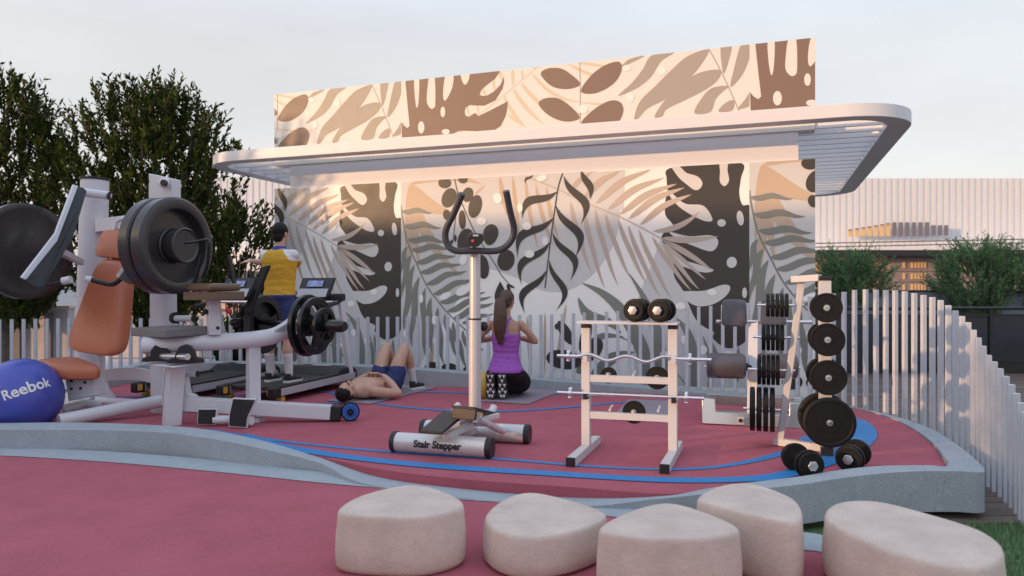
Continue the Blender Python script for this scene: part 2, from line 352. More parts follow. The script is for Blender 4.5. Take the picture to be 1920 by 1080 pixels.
while a < A1-.35:
    cut = 0
    if a < A0+RC: cut = (RC-.26)-sqrt(max((RC-.26)**2-(A0+RC-a)**2, 0))
    if a > A1-RC: cut = (RC-.26)-sqrt(max((RC-.26)**2-(a-(A1-RC))**2, 0))
    s0, s1 = S0+.25+cut, S1-.25-cut
    if -.2 < a < .3:           # broken by the wall
        spans = [(s0, -.004), (WLEN+.004, s1)]
    else: spans = [(s0, s1)]
    for q0, q1 in spans:
        part('canopy_slat', MB().box(R0-WL*(q0+q1)/2+WN*a+ZUP*(zb+.085), (q1-q0,.04,.10), AX), CANW, pav)
    a += .35
# back and side walls carrying the canopy
part('rear_wall', MB().box(R0-WL*WLEN/2+WN*5.2+ZUP*1.43, (WLEN-.5,.2,3.36), AX), CANW, pav)

# ---- mural motifs: flat paint, each motif group one thin mesh on the wall
def clip(poly, x0, x1, y0, y1):
    def cl(p, ins, inter):
        r = []
        for i in range(len(p)):
            a, b = p[i-1], p[i]
            if ins(b):
                if not ins(a): r.append(inter(a,b))
                r.append(b)
            elif ins(a): r.append(inter(a,b))
        return r
    def ix(X): return lambda a,b: (X, a[1]+(b[1]-a[1])*(X-a[0])/(b[0]-a[0]))
    def iy(Y): return lambda a,b: (a[0]+(b[0]-a[0])*(Y-a[1])/(b[1]-a[1]), Y)
    for ins, it in ((lambda p: p[0]>=x0, ix(x0)), (lambda p: p[0]<=x1, ix(x1)), (lambda p: p[1]>=y0, iy(y0)), (lambda p: p[1]<=y1, iy(y1))):
        if len(poly) < 3: return []
        poly = cl(poly, ins, it)
    return poly
TW = wall_s(752)-wall_s(1405); SR = wall_s(1405)
def smooth(pts, n=5): return [(p.x,p.y) for p in cr([Vector((x,y,0)) for x,y in pts], n, True)]
def leaflet(x0, y0, x1, y1, w, bend=0., wob=0., peak=.4):
    L = sqrt((x1-x0)**2+(y1-y0)**2); ux, uy = (x1-x0)/L, (y1-y0)/L; nx, ny = -uy, ux; N = 14; a = []; b = []
    for i in range(N+1):
        t = i/N; off = bend*4*t*(1-t)*L+wob*sin(t*9)*w*.25
        tt = t**(math.log(.5)/math.log(peak)); h = w/2*sin(pi*tt)**.75 if 0 < t < 1 else 0
        cx, cy = x0+ux*L*t+nx*off, y0+uy*L*t+ny*off
        a.append((cx+nx*h, cy+ny*h)); b.append((cx-nx*h, cy-ny*h))
    return a+b[::-1][1:-1]
def willow(x0, y0, x1, y1, w, side):            # S-curved pointed leaf
    L = sqrt((x1-x0)**2+(y1-y0)**2); ux, uy = (x1-x0)/L, (y1-y0)/L; nx, ny = -uy, ux; a = []; b = []; N = 16
    for i in range(N+1):
        t = i/N; off = side*L*(.17*sin(pi*t)-.085*sin(2*pi*t)); h = w/2*sin(pi*t)**1.1
        cx, cy = x0+ux*L*t+nx*off, y0+uy*L*t+ny*off
        a.append((cx+nx*h, cy+ny*h)); b.append((cx-nx*h, cy-ny*h))
    return a+b[::-1][1:-1]
def oval(cx, cy, rx, ry, deg=0, point=0.):
    c, s = cos(radians(deg)), sin(radians(deg)); r = []
    for k in range(22):
        t = 2*pi*k/22; x, y = rx*cos(t), ry*sin(t)
        if point: x *= (1-point*(y/ry)*.6)
        r.append((cx+x*c-y*s, cy+x*s+y*c))
    return r
def stroke(pts, w):
    P = cr([Vector((x,y,0)) for x,y in pts], 5); a = []; b = []
    ws = w if isinstance(w, (list,tuple)) else [w]*len(pts)
    for i, p in enumerate(P):
        f = i/5; k = min(int(f), len(ws)-2); h = (ws[k]+(ws[k+1]-ws[k])*(f-k))/2
        t = (P[min(i+1,len(P)-1)]-P[max(i-1,0)]).normalized(); q = Vector((-t.y,t.x,0))*h
        a.append((p.x+q.x,p.y+q.y)); b.append((p.x-q.x,p.y-q.y))
    return a+b[::-1]
LAYER = [0]
def motif(name, polys, m, parent, upper=False):
    LAYER[0] += 1
    z0, z1 = (3.255, WTOP-.001) if upper else (.0, WH1-.001)
    for j, poly in enumerate(polys):
        q = [WP(x,y) for x,y in poly]; off = .0008*LAYER[0]+.00007*(j%10)
        for k in (-1,0,1):
            c = [(s+k*TW, z) for s,z in q]
            c = clip(c, max(SR+k*TW, .001), min(SR+(k+1)*TW, WLEN-.001), z0, z1)
            if len(c) >= 3: part(name, MB().add([W3(s,z,off) for s,z in c], [tuple(range(len(c)))]), m, parent, fix=False, smooth=False)
def pm(name, c, r=.42): return mat('mural_'+name, c, r, nscale=260, namt=.06, bump=.05, bscale=300)
GREY, LIGHT, CHAR, OLIVE, TAN, SAND = pm('grey',(.62,.63,.65)), pm('light',(.88,.88,.89)), pm('charcoal',(.052,.045,.042),.4), pm('olive',(.22,.235,.215)), pm('taupe',(.52,.44,.385)), pm('sand',(.55,.43,.33))
motif('painted_field', [smooth([(745,340),(900,325),(1110,318),(1160,380),(1150,460),(1095,530),(1030,548),(965,520),(900,505),(860,560),(800,660),(745,740)],4), [(1246,430),(1222,494),(1202,543),(1185,600),(1190,700),(1200,800),(1410,800),(1410,440)], [(1090,325),(1172,318),(1170,395),(1120,380)]], GREY, mw)
motif('painted_fan_palm', [leaflet(768,346,x,y,w,b) for x,y,w,b in [(806,452,17,.05),(832,470,16,.08),(868,520,18,.1),(786,500,14,0),(752,560,12,-.05),(850,400,26,.12),(905,346,14,-.1),(760,470,10,0)]]
      +[leaflet(937,331,950,405,9),leaflet(961,330,975,460,8),leaflet(986,338,1011,471,8,.03),leaflet(1005,345,1040,465,8,.04),leaflet(1025,350,1050,455,8,.04),leaflet(890,365,910,347,5), leaflet(1062,570,1040,700,7), leaflet(1022,585,1021,705,5), leaflet(988,590,994,705,5), leaflet(812,640,806,700,8)], SAND, mw)
up = [(1066,362,1110,322,9),(1094,372,1162,320,13),(1117,382,1221,317,13),(1140,393,1245,333,13),(1162,402,1270,344,13),(1178,411,1284,351,13),(1200,422,1297,364,12)]
monst = smooth([(1254,316),(1320,309),(1391,306),(1389,335),(1386,362),(1392,384),(1408,392),(1410,480),(1410,600),(1398,640),(1365,653),(1338,636),(1338,622),(1322,614),(1304,598),(1289,565),(1282,547),(1264,518),(1262,490),(1244,456),(1242,440),(1262,424),(1248,404),(1247,380),(1251,358),(1250,336)],5)
motif('painted_monstera', [monst], CHAR, mw)
motif('painted_monstera_opening', [smooth([(1259,311),(1275,313),(1287,324),(1308,331),(1317,343),(1312,354),(1302,356),(1288,346),(1272,332)]), smooth([(1350,305),(1364,305),(1364,320),(1367,338),(1359,349),(1350,341),(1350,322)]),
     smooth([(1252,356),(1262,364),(1285,382),(1319,386),(1336,411),(1324,415),(1300,405),(1275,389),(1258,371)]), smooth([(1256,435),(1292,443),(1331,441),(1346,450),(1343,465),(1330,471),(1300,461),(1270,448)]),
     smooth([(1243,457),(1275,484),(1310,496),(1338,506),(1322,511),(1290,503),(1262,489)]), smooth([(1278,547),(1320,545),(1355,534),(1369,538),(1362,554),(1338,570),(1308,574),(1286,562)]),
     oval(1353,418,8,7), oval(1388,409,6.5,14,-8), oval(1372,492,9.5,10.5,15), oval(1396,549,4.5,10)], pm('pale_grey',(.66,.66,.67)), mw)
motif('painted_feather_palm', [stroke([(985,331),(1040,352),(1090,377),(1135,395),(1174,412),(1241,448),(1262,462)],2.2)]
   +[leaflet(*u,-.06,.3) for u in up]+[leaflet(1224,434,1313,396,11,.10),leaflet(1241,446,1347,443,12,.05),leaflet(1243,451,1337,509,11,-.03),leaflet(1243,455,1324,525,8,0)]
   +[leaflet(*u,.03,.3) for u in [(1070,378,1110,512,9),(1094,384,1135,542,9),(1116,392,1160,537,9),(1135,400,1183,522,9),(1159,410,1213,532,9),(1178,422,1238,556,9),(1198,430,1260,561,9),(1223,443,1298,546,9),(1241,453,1312,543,9)]], TAN, mw)
motif('painted_palm_frond', [stroke([(752,385),(755,410),(764,453),(779,489),(799,533),(823,567),(848,595),(874,620),(905,657)],2.4)]
   +[leaflet(*u,-.02,.8,.35) for u in [(753,396,812,398,10),(757,423,828,426,12),(764,449,838,452,12),(771,468,846,464,12),(780,492,855,478,12),(788,511,866,493,12),(799,533,876,506,12),(812,552,895,520,12),(824,567,911,546,12),(838,584,922,554,12),(850,597,926,566,12),(866,606,926,587,10),(885,625,930,612,9)]]
   +[leaflet(*u,.04,.8,.4) for u in [(764,462,752,520,9),(771,478,754,560,11),(778,495,760,625,12),(787,518,774,652,12),(798,539,801,672,11),(809,557,812,662,11),(822,575,834,684,11),(835,588,860,672,10),(850,602,878,692,10),(868,618,893,690,9),(885,635,905,690,8)]], OLIVE, mw)
motif('painted_bottom_blades', [stroke([(1092,531),(1130,550),(1167,585),(1202,650),(1212,700),(1215,760)],[1,13,22,26,22,12]), stroke([(1180,513),(1206,556),(1226,604),(1240,680),(1238,760)],[1,10,20,24,16]), stroke([(1084,558),(1102,590),(1140,603),(1165,625)],[1,20,15,1]), stroke([(1170,632),(1130,630),(1100,655),(1085,700)],[1,12,14,10]), stroke([(1190,660),(1150,670),(1120,700),(1100,740)],[1,20,22,10]),
   stroke([(1263,592),(1290,625),(1303,680),(1300,760)],[1,14,18,12]), stroke([(1318,630),(1332,680),(1330,740)],[1,10,8]), stroke([(1160,630),(1210,655),(1260,690),(1300,740)],[2,2,2,2]), leaflet(1350,700,1335,640,12), leaflet(1380,720,1385,650,12)], OLIVE, mw)
motif('painted_oval_branch', [stroke([(852,332),(858,360),(872,395),(893,440),(925,490),(940,515),(956,534)],1.5), stroke([(858,360),(853,420),(850,450)],1.2)]
   +[oval(*u) for u in [(834,343,12,10,0),(868,336,9,8,0),(842,371,13,19,22),(877,365,10,14,15),(891,387,12,22,14),(838,403,7,10,-10),(867,412,6.5,18,-3),(872,452,14,24,18,.3),(920,440,14,20,12,.2),(949,488,16,20,14),(905,500,12,23,-8),(854,447,2.5,7),(846,455,3,6,30)]]+[leaflet(938,527,939,575,22,0,0,.6), leaflet(951,533,966,540,5), leaflet(951,533,960,558,6)]
   +[oval(1061,624,10,26,-32), oval(1046,612,6,6), oval(1058,674,34,18,8), oval(1036,664,7,8), oval(1098,632,10,30,15), oval(1112,655,16,24,35), oval(810,690,14,12), oval(845,692,17,11,10), oval(884,696,16,12)], CHAR, mw)
motif('painted_willow_branch', [stroke([(1055,325),(1047,350),(1040,395),(1030,470),(1022,540)],2.0)]
   +[willow(1057,330,1089,421,17,-1), willow(1042,385,1078,484,17,-1), willow(1036,436,1069,527,15,-1), willow(1030,487,1042,583,13,-1), willow(1089,318,1106,374,14,-.6)]
   +[willow(1045,359,979,411,17,1), willow(1038,408,971,483,17,1), willow(1032,453,978,534,16,1), willow(1025,506,985,589,15,1), willow(1000,328,985,345,5,1)], pm('ink',(.048,.043,.042),.4), mw)
motif('painted_dot', [oval(*u) for u in [(903,415,9,7),(988,424,8.5,7),(993,476,9,7.5),(933,372,8,10,-20),(1022,452,6,8),(975,390,5,9),(1016,334,10,6,-15),(869,487,7,10,20),(868,545,14,8,-30),(835,555,12,6,-25),(1276,574,9,7),(1318,656,8,9),(1283,637,6,8),(1246,664,8,6),(1335,548,9,6),(815,600,5,9),(790,560,4,8),(762,625,6,8),(818,640,5,7),(1365,662,10,5)]], LIGHT, mw)
# upper wall
LAYER[0] = 0
SUNBRN, TAU, SND = pm('brown',(.195,.128,.098),.5), pm('warm_taupe',(.34,.295,.25),.5), pm('pale_sand',(.58,.50,.38),.5)  # brown is the charcoal leaf colour with sun warmth painted in
motif('painted_sand_palm', [stroke([(880,232),(899,216),(950,174),(997,135),(1020,118)],2.0)]+[leaflet(*u) for u in [(944,178,985,238,7,.05),(961,165,1021,234,8,.05),(976,154,1040,215,8,.05),(997,136,1090,192,7,.12),(1090,192,1160,196,4,.02),(952,214,986,239,7),(1064,119,1150,152,6,.04),(1075,116,1160,128,5),(961,130,962,162,6),(979,130,980,150,4),(1000,128,1015,124,4),(925,150,928,172,5),(905,165,912,182,5),(935,128,945,160,6),(838,146,846,176,6),(806,150,815,200,8),(876,200,880,216,4),(895,198,898,215,4),(1030,217,1088,224,5,-.12),(1040,225,1110,208,4),(860,246,868,247,3)]], SND, uw, True)
motif('painted_taupe_leaf', [smooth(p) for p in [[(1139,125),(1165,122),(1180,111),(1209,104),(1190,115),(1165,125)],[(1159,180),(1185,155),(1205,130),(1222,104),(1264,98),(1240,115),(1220,145),(1195,165)],[(1189,222),(1200,190),(1230,160),(1260,130),(1290,105),(1329,93),(1312,125),(1285,155),(1250,185),(1215,203),(1198,221)],
   [(1227,219),(1245,190),(1275,160),(1310,137),(1350,131),(1346,150),(1320,170),(1280,190),(1250,205),(1242,218)],[(1302,212),(1315,185),(1335,165),(1367,161),(1355,172),(1342,186),(1332,210)],[(1347,209),(1360,193),(1376,188),(1373,207)],[(1354,128),(1352,86),(1372,83),(1366,115),(1358,137)],[(1370,163),(1376,130),(1390,82),(1406,78),(1406,105),(1392,140)],[(1384,204),(1398,185),(1407,172),(1407,197)]]]+[stroke([(1327,88),(1355,140),(1386,208)],1.8)], TAU, uw, True)
motif('painted_sunlit_monstera', [[(760,150),(938,128),(936,136),(928,148),(912,160),(903,168),(899,178),(906,180),(914,179),(927,171),(939,158),(945,144),(945,155),(942,167),(929,188),(909,198),(895,198),(881,197),(873,202),(871,210),(873,217),(879,219),(890,212),(894,214),(897,218),(925,204),(952,190),(951,205),(948,218),(939,236),(929,243),(894,246),(862,245),(851,250),(851,262),(754,262),(753,229),(758,236),(764,240),(768,236),(764,195)]], SUNBRN, uw, True)
motif('painted_sunlit_leaf', [smooth(p,4) for p in [[(1014,140),(1025,129),(1050,128),(1070,139),(1088,158),(1065,167),(1035,162)],[(1089,171),(1109,141),(1135,122),(1161,116),(1165,134),(1149,158),(1116,175)],[(1010,196),(1020,185),(1045,184),(1068,198),(1087,221),(1060,228),(1030,217)],[(1091,234),(1110,208),(1140,190),(1160,190),(1169,203),(1164,222),(1150,234)]]]+[stroke([(1087,110),(1088,170),(1088,235)],.8)], SUNBRN, uw, True)
motif('painted_opening', [smooth(p,4) for p in [[(777,148),(786,147),(785,190),(781.5,202),(778,180)],[(805,145),(815,144),(816.5,193),(813,203),(807,203),(801,193),(801,175)],[(836,141),(850,139),(848,165),(835,189),(831,175)],[(865,135),(880,133),(879,150),(872,159),(866,150)]]]+[oval(830.5,210,4.5,10),oval(790,239,6,11.5),oval(836,247,7.5,5)], pm('upper_cream',(.67,.65,.62),.5), uw, True)
motif('painted_dot', [oval(1240,133,9,8),oval(1182,182,8,9),oval(1093,205,9,8),oval(1175,128,8,6)], pm('dot_cream',(.76,.73,.70),.5), uw, True)
# ------------------------------------------------------------------ background
PALE = mat('pale_facade', (.61,.62,.66), .6, nscale=2, namt=.04)  # distance haze is put into the facade and fin tones
PALE2 = mat('pale_facade_fin', (.625,.635,.675), .6, nscale=2, namt=.03)
LAV = mat('lavender_render', (.50,.47,.50), .7, nscale=3, namt=.08)
GLASSD = mat('dark_glazing', (.03,.035,.045), .08, nscale=2, namt=.2, spec=.7)
FRAME = mat('black_frame', (.015,.016,.018), .45)
fb = thing('louvre_building', 'long pale building clad in thin vertical fins beyond the pavilion', 'building', (0,48,GZ))
part('wall', MB().box((10,49,4.2), (70,1,8.9)), PALE, fb)
fin = mesh('fin', MB().box((0,0,0), (.24,.025,4.6))); fin.materials.append(PALE2)
def fins(x0, x1):
    x = x0
    while x < x1:
        o = link('fin', fin, None, fb); p = U(x, 400, 48); o.location = Vector((p.x, 48.48, 6.35))-LOC[fb.name]; x += 12.2
fins(380, 545); fins(1528, 2010)
part('floor_slab', MB().box((10,47.0,3.1), (70,3.2,1.35)), mat('white_slab', (.78,.74,.74), .6), fb)
WIN = mat('facade_window', (.16,.14,.17), .2, namt=.1); GOLD = mat('golden_lit_pane', (.62,.42,.22), .6)  # GOLD paints golden light onto the panes
for i, x in enumerate([1677,1689,1701,1713.5,1726,1738]): part('window', MB().box(U(x,430,47.9), (.25,.1,.92)), WIN, fb)
for x in (1750.5,1762.5,1774): part('window', MB().box(U(x,432,47.9), (.24,.1,.68)), WIN, fb)
for i, x in enumerate([1594,1607,1618.5,1630,1642,1654,1665]):
    t = 431-i*1.9; w = part('window', MB().box(U(x,(t+443)/2,47.9), (.27,.1,(443-t)/F*47.9)), GOLD, fb)
    part('blind', MB().box(U(x,t,47.82), (.26,.05,.07)), WIN, w)
for y in (462, 455): part('rail', MB().bar(U(1500,y+2,45.3), U(1990,y-8,45.3), .05, .06), FRAME, fb)
# reflection seen in glazing, built here as a solid block
bb = thing('reflected_building', 'reflection of a mauve brown building with narrow windows, built solid behind the planter', 'building', (13,38,GZ))
BRK = mat('mauve_render', (.26,.205,.21), .75, nscale=4, namt=.08); BRO = mat('sunlit_render', (.42,.27,.19), .7, nscale=4, namt=.08)  # BRO paints the sun's orange onto one wing
p0, p1 = U(1668,545,38), U(2050,545,38)
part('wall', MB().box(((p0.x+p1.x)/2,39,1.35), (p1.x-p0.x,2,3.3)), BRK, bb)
q0 = U(1520,545,38); part('side_wall', MB().box(((q0.x+p0.x)/2-.01,39.1,1.35), (p0.x-q0.x,2,3.3)), BRO, bb, label='wing with orange sunlight painted in')
for y in (497,518,538):
    for x in [1695,1710,1716,1722,1728,1734]: part('window', MB().box(U(x,y,37.97), (.1,.08,.3)), GOLD if (x+y)%3 else WIN, bb)
    part('string_course', MB().box(U(1790,y-11,37.95), (6.4,.06,.06)), BRK, bb)
for x in range(1800,1930,9): part('window', MB().box(U(x,500,37.97), (.16,.08,.9)), GOLD if x%2 else PALE2, bb)
part('roof_edge', MB().box(((q0.x+p1.x)/2,37.7,3.12), (p1.x-q0.x,1.2,.3)), FRAME, bb)
# glass balustrade and planter on the right
bal = thing('glass_balustrade', 'dark glass balustrade with black rails beyond the slat fence', 'balustrade', (6,12.8,GZ))
xa, xb = U(1535,578,12.8).x, U(2020,578,12.8).x; zr = U(0,578,12.8).z
part('handrail', MB().tube([(xa,12.8,zr),(xb,12.8,zr)], .03), FRAME, bal)
part('top_rail', MB().box(((xa+xb)/2,12.8,zr-.13), (xb-xa,.05,.05)), FRAME, bal)
part('base_rail', MB().box(((xa+xb)/2,12.8,GZ+.08), (xb-xa,.12,.22)), FRAME, bal)
x = xa
while x < xb-.1:
    part('glass_panel', MB().box((x+.74,12.8,(zr-.16+GZ+.19)/2), (1.42,.03,zr-.16-GZ-.19)), GLASSD, bal, bevel=.004)
    part('baluster', MB().box((x,12.8,(zr+GZ)/2+.08), (.05,.07,zr-GZ-.2)), FRAME, bal); x += 1.5
PLN = mat('blue_grey_stone', (.20,.235,.28), .75, nscale=8, namt=.15, speck=.3)
plt = thing('planter_wall', 'long blue grey stone planter behind the balustrade', 'planter', (8,15,GZ))
part('wall', MB().box((9,15.3,(1.16+GZ)/2), (10,1.4,1.16-GZ)), PLN, plt, bevel=.01)
part('soil', MB().box((9,15.3,1.18), (9.8,1.2,.05)), mat('soil', (.06,.04,.035), .95, nscale=20, namt=.4, bump=.6), plt)
# left background: boundary wall, low house, sunlit garden wall
bw = thing('boundary_wall', 'beige garden wall with its lit top painted as a pale coping left of the orange seat', 'wall', (-9,13.4,GZ))
x0, x1 = U(-160,577,13.4).x, U(128,577,13.4).x; zt_ = U(0,578,13.4).z
part('wall', MB().box(((x0+x1)/2,13.5,(zt_+GZ)/2), (x1-x0,.22,zt_-GZ)), LAV, bw, bevel=.01)
part('coping', MB().box(((x0+x1)/2,13.5,zt_+.02), (x1-x0+.1,.3,.05)), mat('lit_edge_cream', (.66,.56,.42), .7), bw, bevel=.005)  # pale strip paints the light along the wall's top edge
for px in (34, 92): part('pier', MB().box((U(px,600,13.36).x,13.36,(zt_-.1+GZ)/2), (.12,.1,zt_-.1-GZ)), mat('mauve_pier', (.20,.17,.18), .7), bw)
hs = thing('low_house', 'pale lavender low house with shuttered windows behind the garden wall', 'house', (-14,22,GZ))
part('wall', MB().box((U(-40,540,22).x,23,(U(0,520,22).z+GZ)/2), (4.1,2,U(0,520,22).z-GZ)), PALE, hs)
for y in (556, 566): part('shutter', MB().box(U(45,y,21.97), (.95,.08,.07)), WIN, hs)
part('roof', MB().box((U(-40,540,22).x,23,U(0,519,22).z), (4.4,2.3,.1)), LAV, hs)
gw = thing('sunlit_garden_wall', 'low wall coloured in its sunlit peach tone, seen between tree trunk and treadmills', 'wall', (-8,16,GZ))
xl, xr = U(212,560,16).x, U(560,560,16).x; zw = U(0,527,16).z
part('wall', MB().box(((xl+xr)/2,16.1,(zw+GZ)/2), (xr-xl,.25,zw-GZ)), mat('sunlit_peach_render', (.66,.47,.36), .8, nscale=5, namt=.08), gw, bevel=.01)  # warmth of the low sun is put into this colour
part('plinth', MB().box(((xl+xr)/2,15.9,.25), (xr-xl,.3,1.0)), LAV, gw, bevel=.01)
pf = MB().add([(-12,10.2,GZ-.012),(-2,10.2,GZ-.012),(-2,17,GZ-.012),(-12,17,GZ-.012)], [(0,1,2,3)]); struct('side_path', pf, LAV)

# ------------------------------------------------------------------ trees
LEAF = [mat('leaf_%d'%i, c, .7, nscale=3, namt=.3, col2=c2, spec=.1) for i, (c, c2) in enumerate([((.028,.045,.008),(.10,.115,.015)), ((.014,.034,.009),(.034,.058,.014)), ((.13,.26,.11),(.21,.37,.17))])]
BARK = mat('grey_bark', (.11,.09,.075), .9, nscale=25, namt=.35, bump=.8, stretch=(1,1,.3))
def leaf_at(mb, p, d, L, w, mi=0):
    d = d.normalized(); x = d.cross(ZUP)
    if x.length < .05: x = Vector((1,0,0))
    x.normalize(); x = Matrix.Rotation(random.uniform(-1.3,1.3), 3, d) @ x; up = x.cross(d)
    m = p+d*L*.45; mb.add([p, m+x*w/2+up*w*.15, p+d*L, m-x*w/2+up*w*.15, m-up*w*.1], [(0,4,1),(1,4,2),(2,4,3),(3,4,0)], mi)
def tree(name, label, base, H, rx, seed, leafmats, shoots, per, L=.085, w=.026, group=None, trunk_r=.09, low=.22, up=.9, limbs=9):
    random.seed(seed); base = Vector(base)
    t = thing(name, label, 'tree', base, group)
    tb = MB(); c0 = base+ZUP*H*low
    pts = [base+Vector((random.uniform(-.04,.04)*i, random.uniform(-.04,.04)*i, H*low*1.5*i/5)) for i in range(6)]
    tb.tube(pts, [trunk_r*(1-.09*i) for i in range(6)], 10)
    limb_pts = []
    for k in range(limbs):
        a = 2*pi*k/limbs+random.uniform(-.3,.3); rr = rx*random.uniform(.35,.85); h = random.uniform(.35,.85)*H
        s = pts[random.randrange(2,6)]; e_ = Vector((base.x+rr*cos(a), base.y+rr*sin(a), base.z+h)); mid = s.lerp(e_,.5)+Vector((0,0,-.1))+Vector((random.uniform(-.1,.1),)*3)
        q = cr([s, mid, e_], 5); tb.tube(q, [trunk_r*.5*(1-.8*i/len(q)) for i in range(len(q))], 7); limb_pts += q[3:]
    part('trunk', tb, BARK, t)
    cb_ = MB()
    for k in range(shoots):
        # volume sampling of an uneven egg, denser outside
        a = random.random()*2*pi; v = random.uniform(-1,1); rr = random.random()**.38
        h = .5+.5*v; wid = sqrt(max(1-(v*.95)**2,0))*(1+.22*sin(3*a+seed)+.14*sin(5*a+2.1*v*3))
        c = Vector((base.x+rx*rr*wid*cos(a), base.y+rx*rr*wid*sin(a)*.9, base.z+H*(low*.75+(1-low*.75)*.93*h)))
        if mnoise.noise(c*1.7+Vector((seed,0,0))) < -.16: continue
        out_ = Vector((cos(a)*wid, sin(a)*wid, 0))*.45
        d = (out_+ZUP*up*random.uniform(.5,1.3)+Vector((random.uniform(-.35,.35),random.uniform(-.35,.35),random.uniform(-.2,.2)))).normalized()
        SL = random.uniform(.22,.5)*(1.5 if h > .8 else 1); bend = Vector((random.uniform(-.1,.1),random.uniform(-.1,.1),.08))
        c = c-d*SL*.5
        cb_.tube([c, c+d*SL*.5+bend*.1, c+d*SL+bend*SL], [.005,.004,.002], 4, 1, False)
        for i in range(per):
            f = (i+random.random())/per; p = c+d*SL*f+bend*SL*f*f
            ld = (d*.75+Vector((random.uniform(-1,1),random.uniform(-1,1),random.uniform(-.5,.8)))*.75)
            leaf_at(cb_, p, ld, L*random.uniform(.6,1.2), w*random.uniform(.7,1.2), 0 if random.random() < .6 else 2)
    part('crown', cb_, [leafmats[0], BARK, leafmats[1]], t, fix=False, smooth=False)
    return t
gt = 'leafy trees beyond the fence'
tree('leafy_tree', 'dark leafy tree with grey trunk behind the stacked wheel weights, overlapping the canopy end', (-5.95,12.1,GZ), 4.95, 1.36, 3, (LEAF[0],LEAF[1]), 1750, 24, .115, .042, group=gt, trunk_r=.11, low=.24)
tree('leafy_tree', 'dark leafy tree behind the garden wall and large grey disc', (-8.75,12.6,GZ), 5.2, 1.4, 11, (LEAF[0],LEAF[1]), 1750, 24, .115, .042, group=gt, trunk_r=.11, low=.24)
tree('leafy_tree', 'lower bushy tree between treadmill and white louvres', (-4.0,10.75,GZ), 3.0, .55, 5, (LEAF[1],LEAF[0]), 480, 24, .11, .04, group=gt, trunk_r=.05, low=.12)
tp_ = Vector((-SUN_TO.y,SUN_TO.x,0))*11.75-SUN_TO*5.2  # unseen tree added to shade the wall's left end
tree('leafy_tree', 'tall leafy tree added out of view to shade the wall end', (tp_.x,tp_.y,GZ), 5.3, .95, 17, (LEAF[0],LEAF[1]), 800, 24, .105, .036, group=gt, trunk_r=.11, low=.24)
gs = 'feathery shrubs growing in the planter'
tree('feathery_shrub', 'feathery green shrub in the planter beside the mural wall end', (U(1590,545,14.9).x,14.9,1.15-.35), 1.15, .72, 21, (LEAF[2],LEAF[2]), 1050, 24, .075, .02, gs, .03, .05, .5, 6)
tree('feathery_shrub', 'wider feathery green shrub in the planter, apart from the wall', (U(1838,545,14.7).x,14.7,1.15-.4), 1.3, 1.02, 22, (LEAF[2],LEAF[2]), 1500, 24, .075, .02, gs, .03, .05, .5, 6)
# unseen house added to the west, sized to shade the lower wall
nb = thing('added_shade_house', 'plain grey house added out of view to shade the mural wall', 'house', (-20,2,GZ))
DS = 22.0; hz = 2.17+DS*math.tan(SUN_EL)
ps = [R0-WL*s-SUN_TO*DS for s in (-.55, 13)]
qa, qb = ps[0], ps[1]
nbx = MB(); off = -WN*4
nbx.prism([Vector((qa.x,qa.y,GZ)),Vector((qb.x,qb.y,GZ)),Vector((qb.x,qb.y,GZ))+off,Vector((qa.x,qa.y,GZ))+off*.18], (0,0,hz-GZ)); part('wall', nbx, LAV, nb)
# unseen tree added to dapple the sun on the fence
tree('dapple_tree', 'broad leafy tree added out of view to dapple the sunlight', (SUN_TO.x*-11-SUN_TO.y*3.05, SUN_TO.y*-11+SUN_TO.x*3.05, GZ), 4.2, .75, 31, (LEAF[0],LEAF[1]), 260, 22, .11, .045, None, .14, .1)

nb2 = thing('court_shade_block', 'plain grey block added out of view to shade the lower court', 'house', (-16,-8,GZ))  # unseen block added to keep sun off the stools and court
sq = Vector((-SUN_TO.y, SUN_TO.x, 0)); 
def SQ(q, s_): return sq*q+SUN_TO*s_
m = MB().prism([SQ(q, s_)+ZUP*GZ for q, s_ in ((3.05,-16.5),(-9,-16.5),(-9,-20),(3.05,-20))], (0,0,7.5)); part('wall', m, LAV, nb2)

gwl = thing('low_shade_wall', 'plain grey wall added out of view to shade the platform edge', 'wall', SQ(4.4,-16.5)+ZUP*GZ)  # unseen wall added to keep low sun off the platform step
part('wall', MB().prism([SQ(q, s_)+ZUP*GZ for q, s_ in ((3.06,-16.5),(5.9,-16.5),(5.9,-16.8),(3.06,-16.8))], (0,0,3.12-GZ)), LAV, gwl)
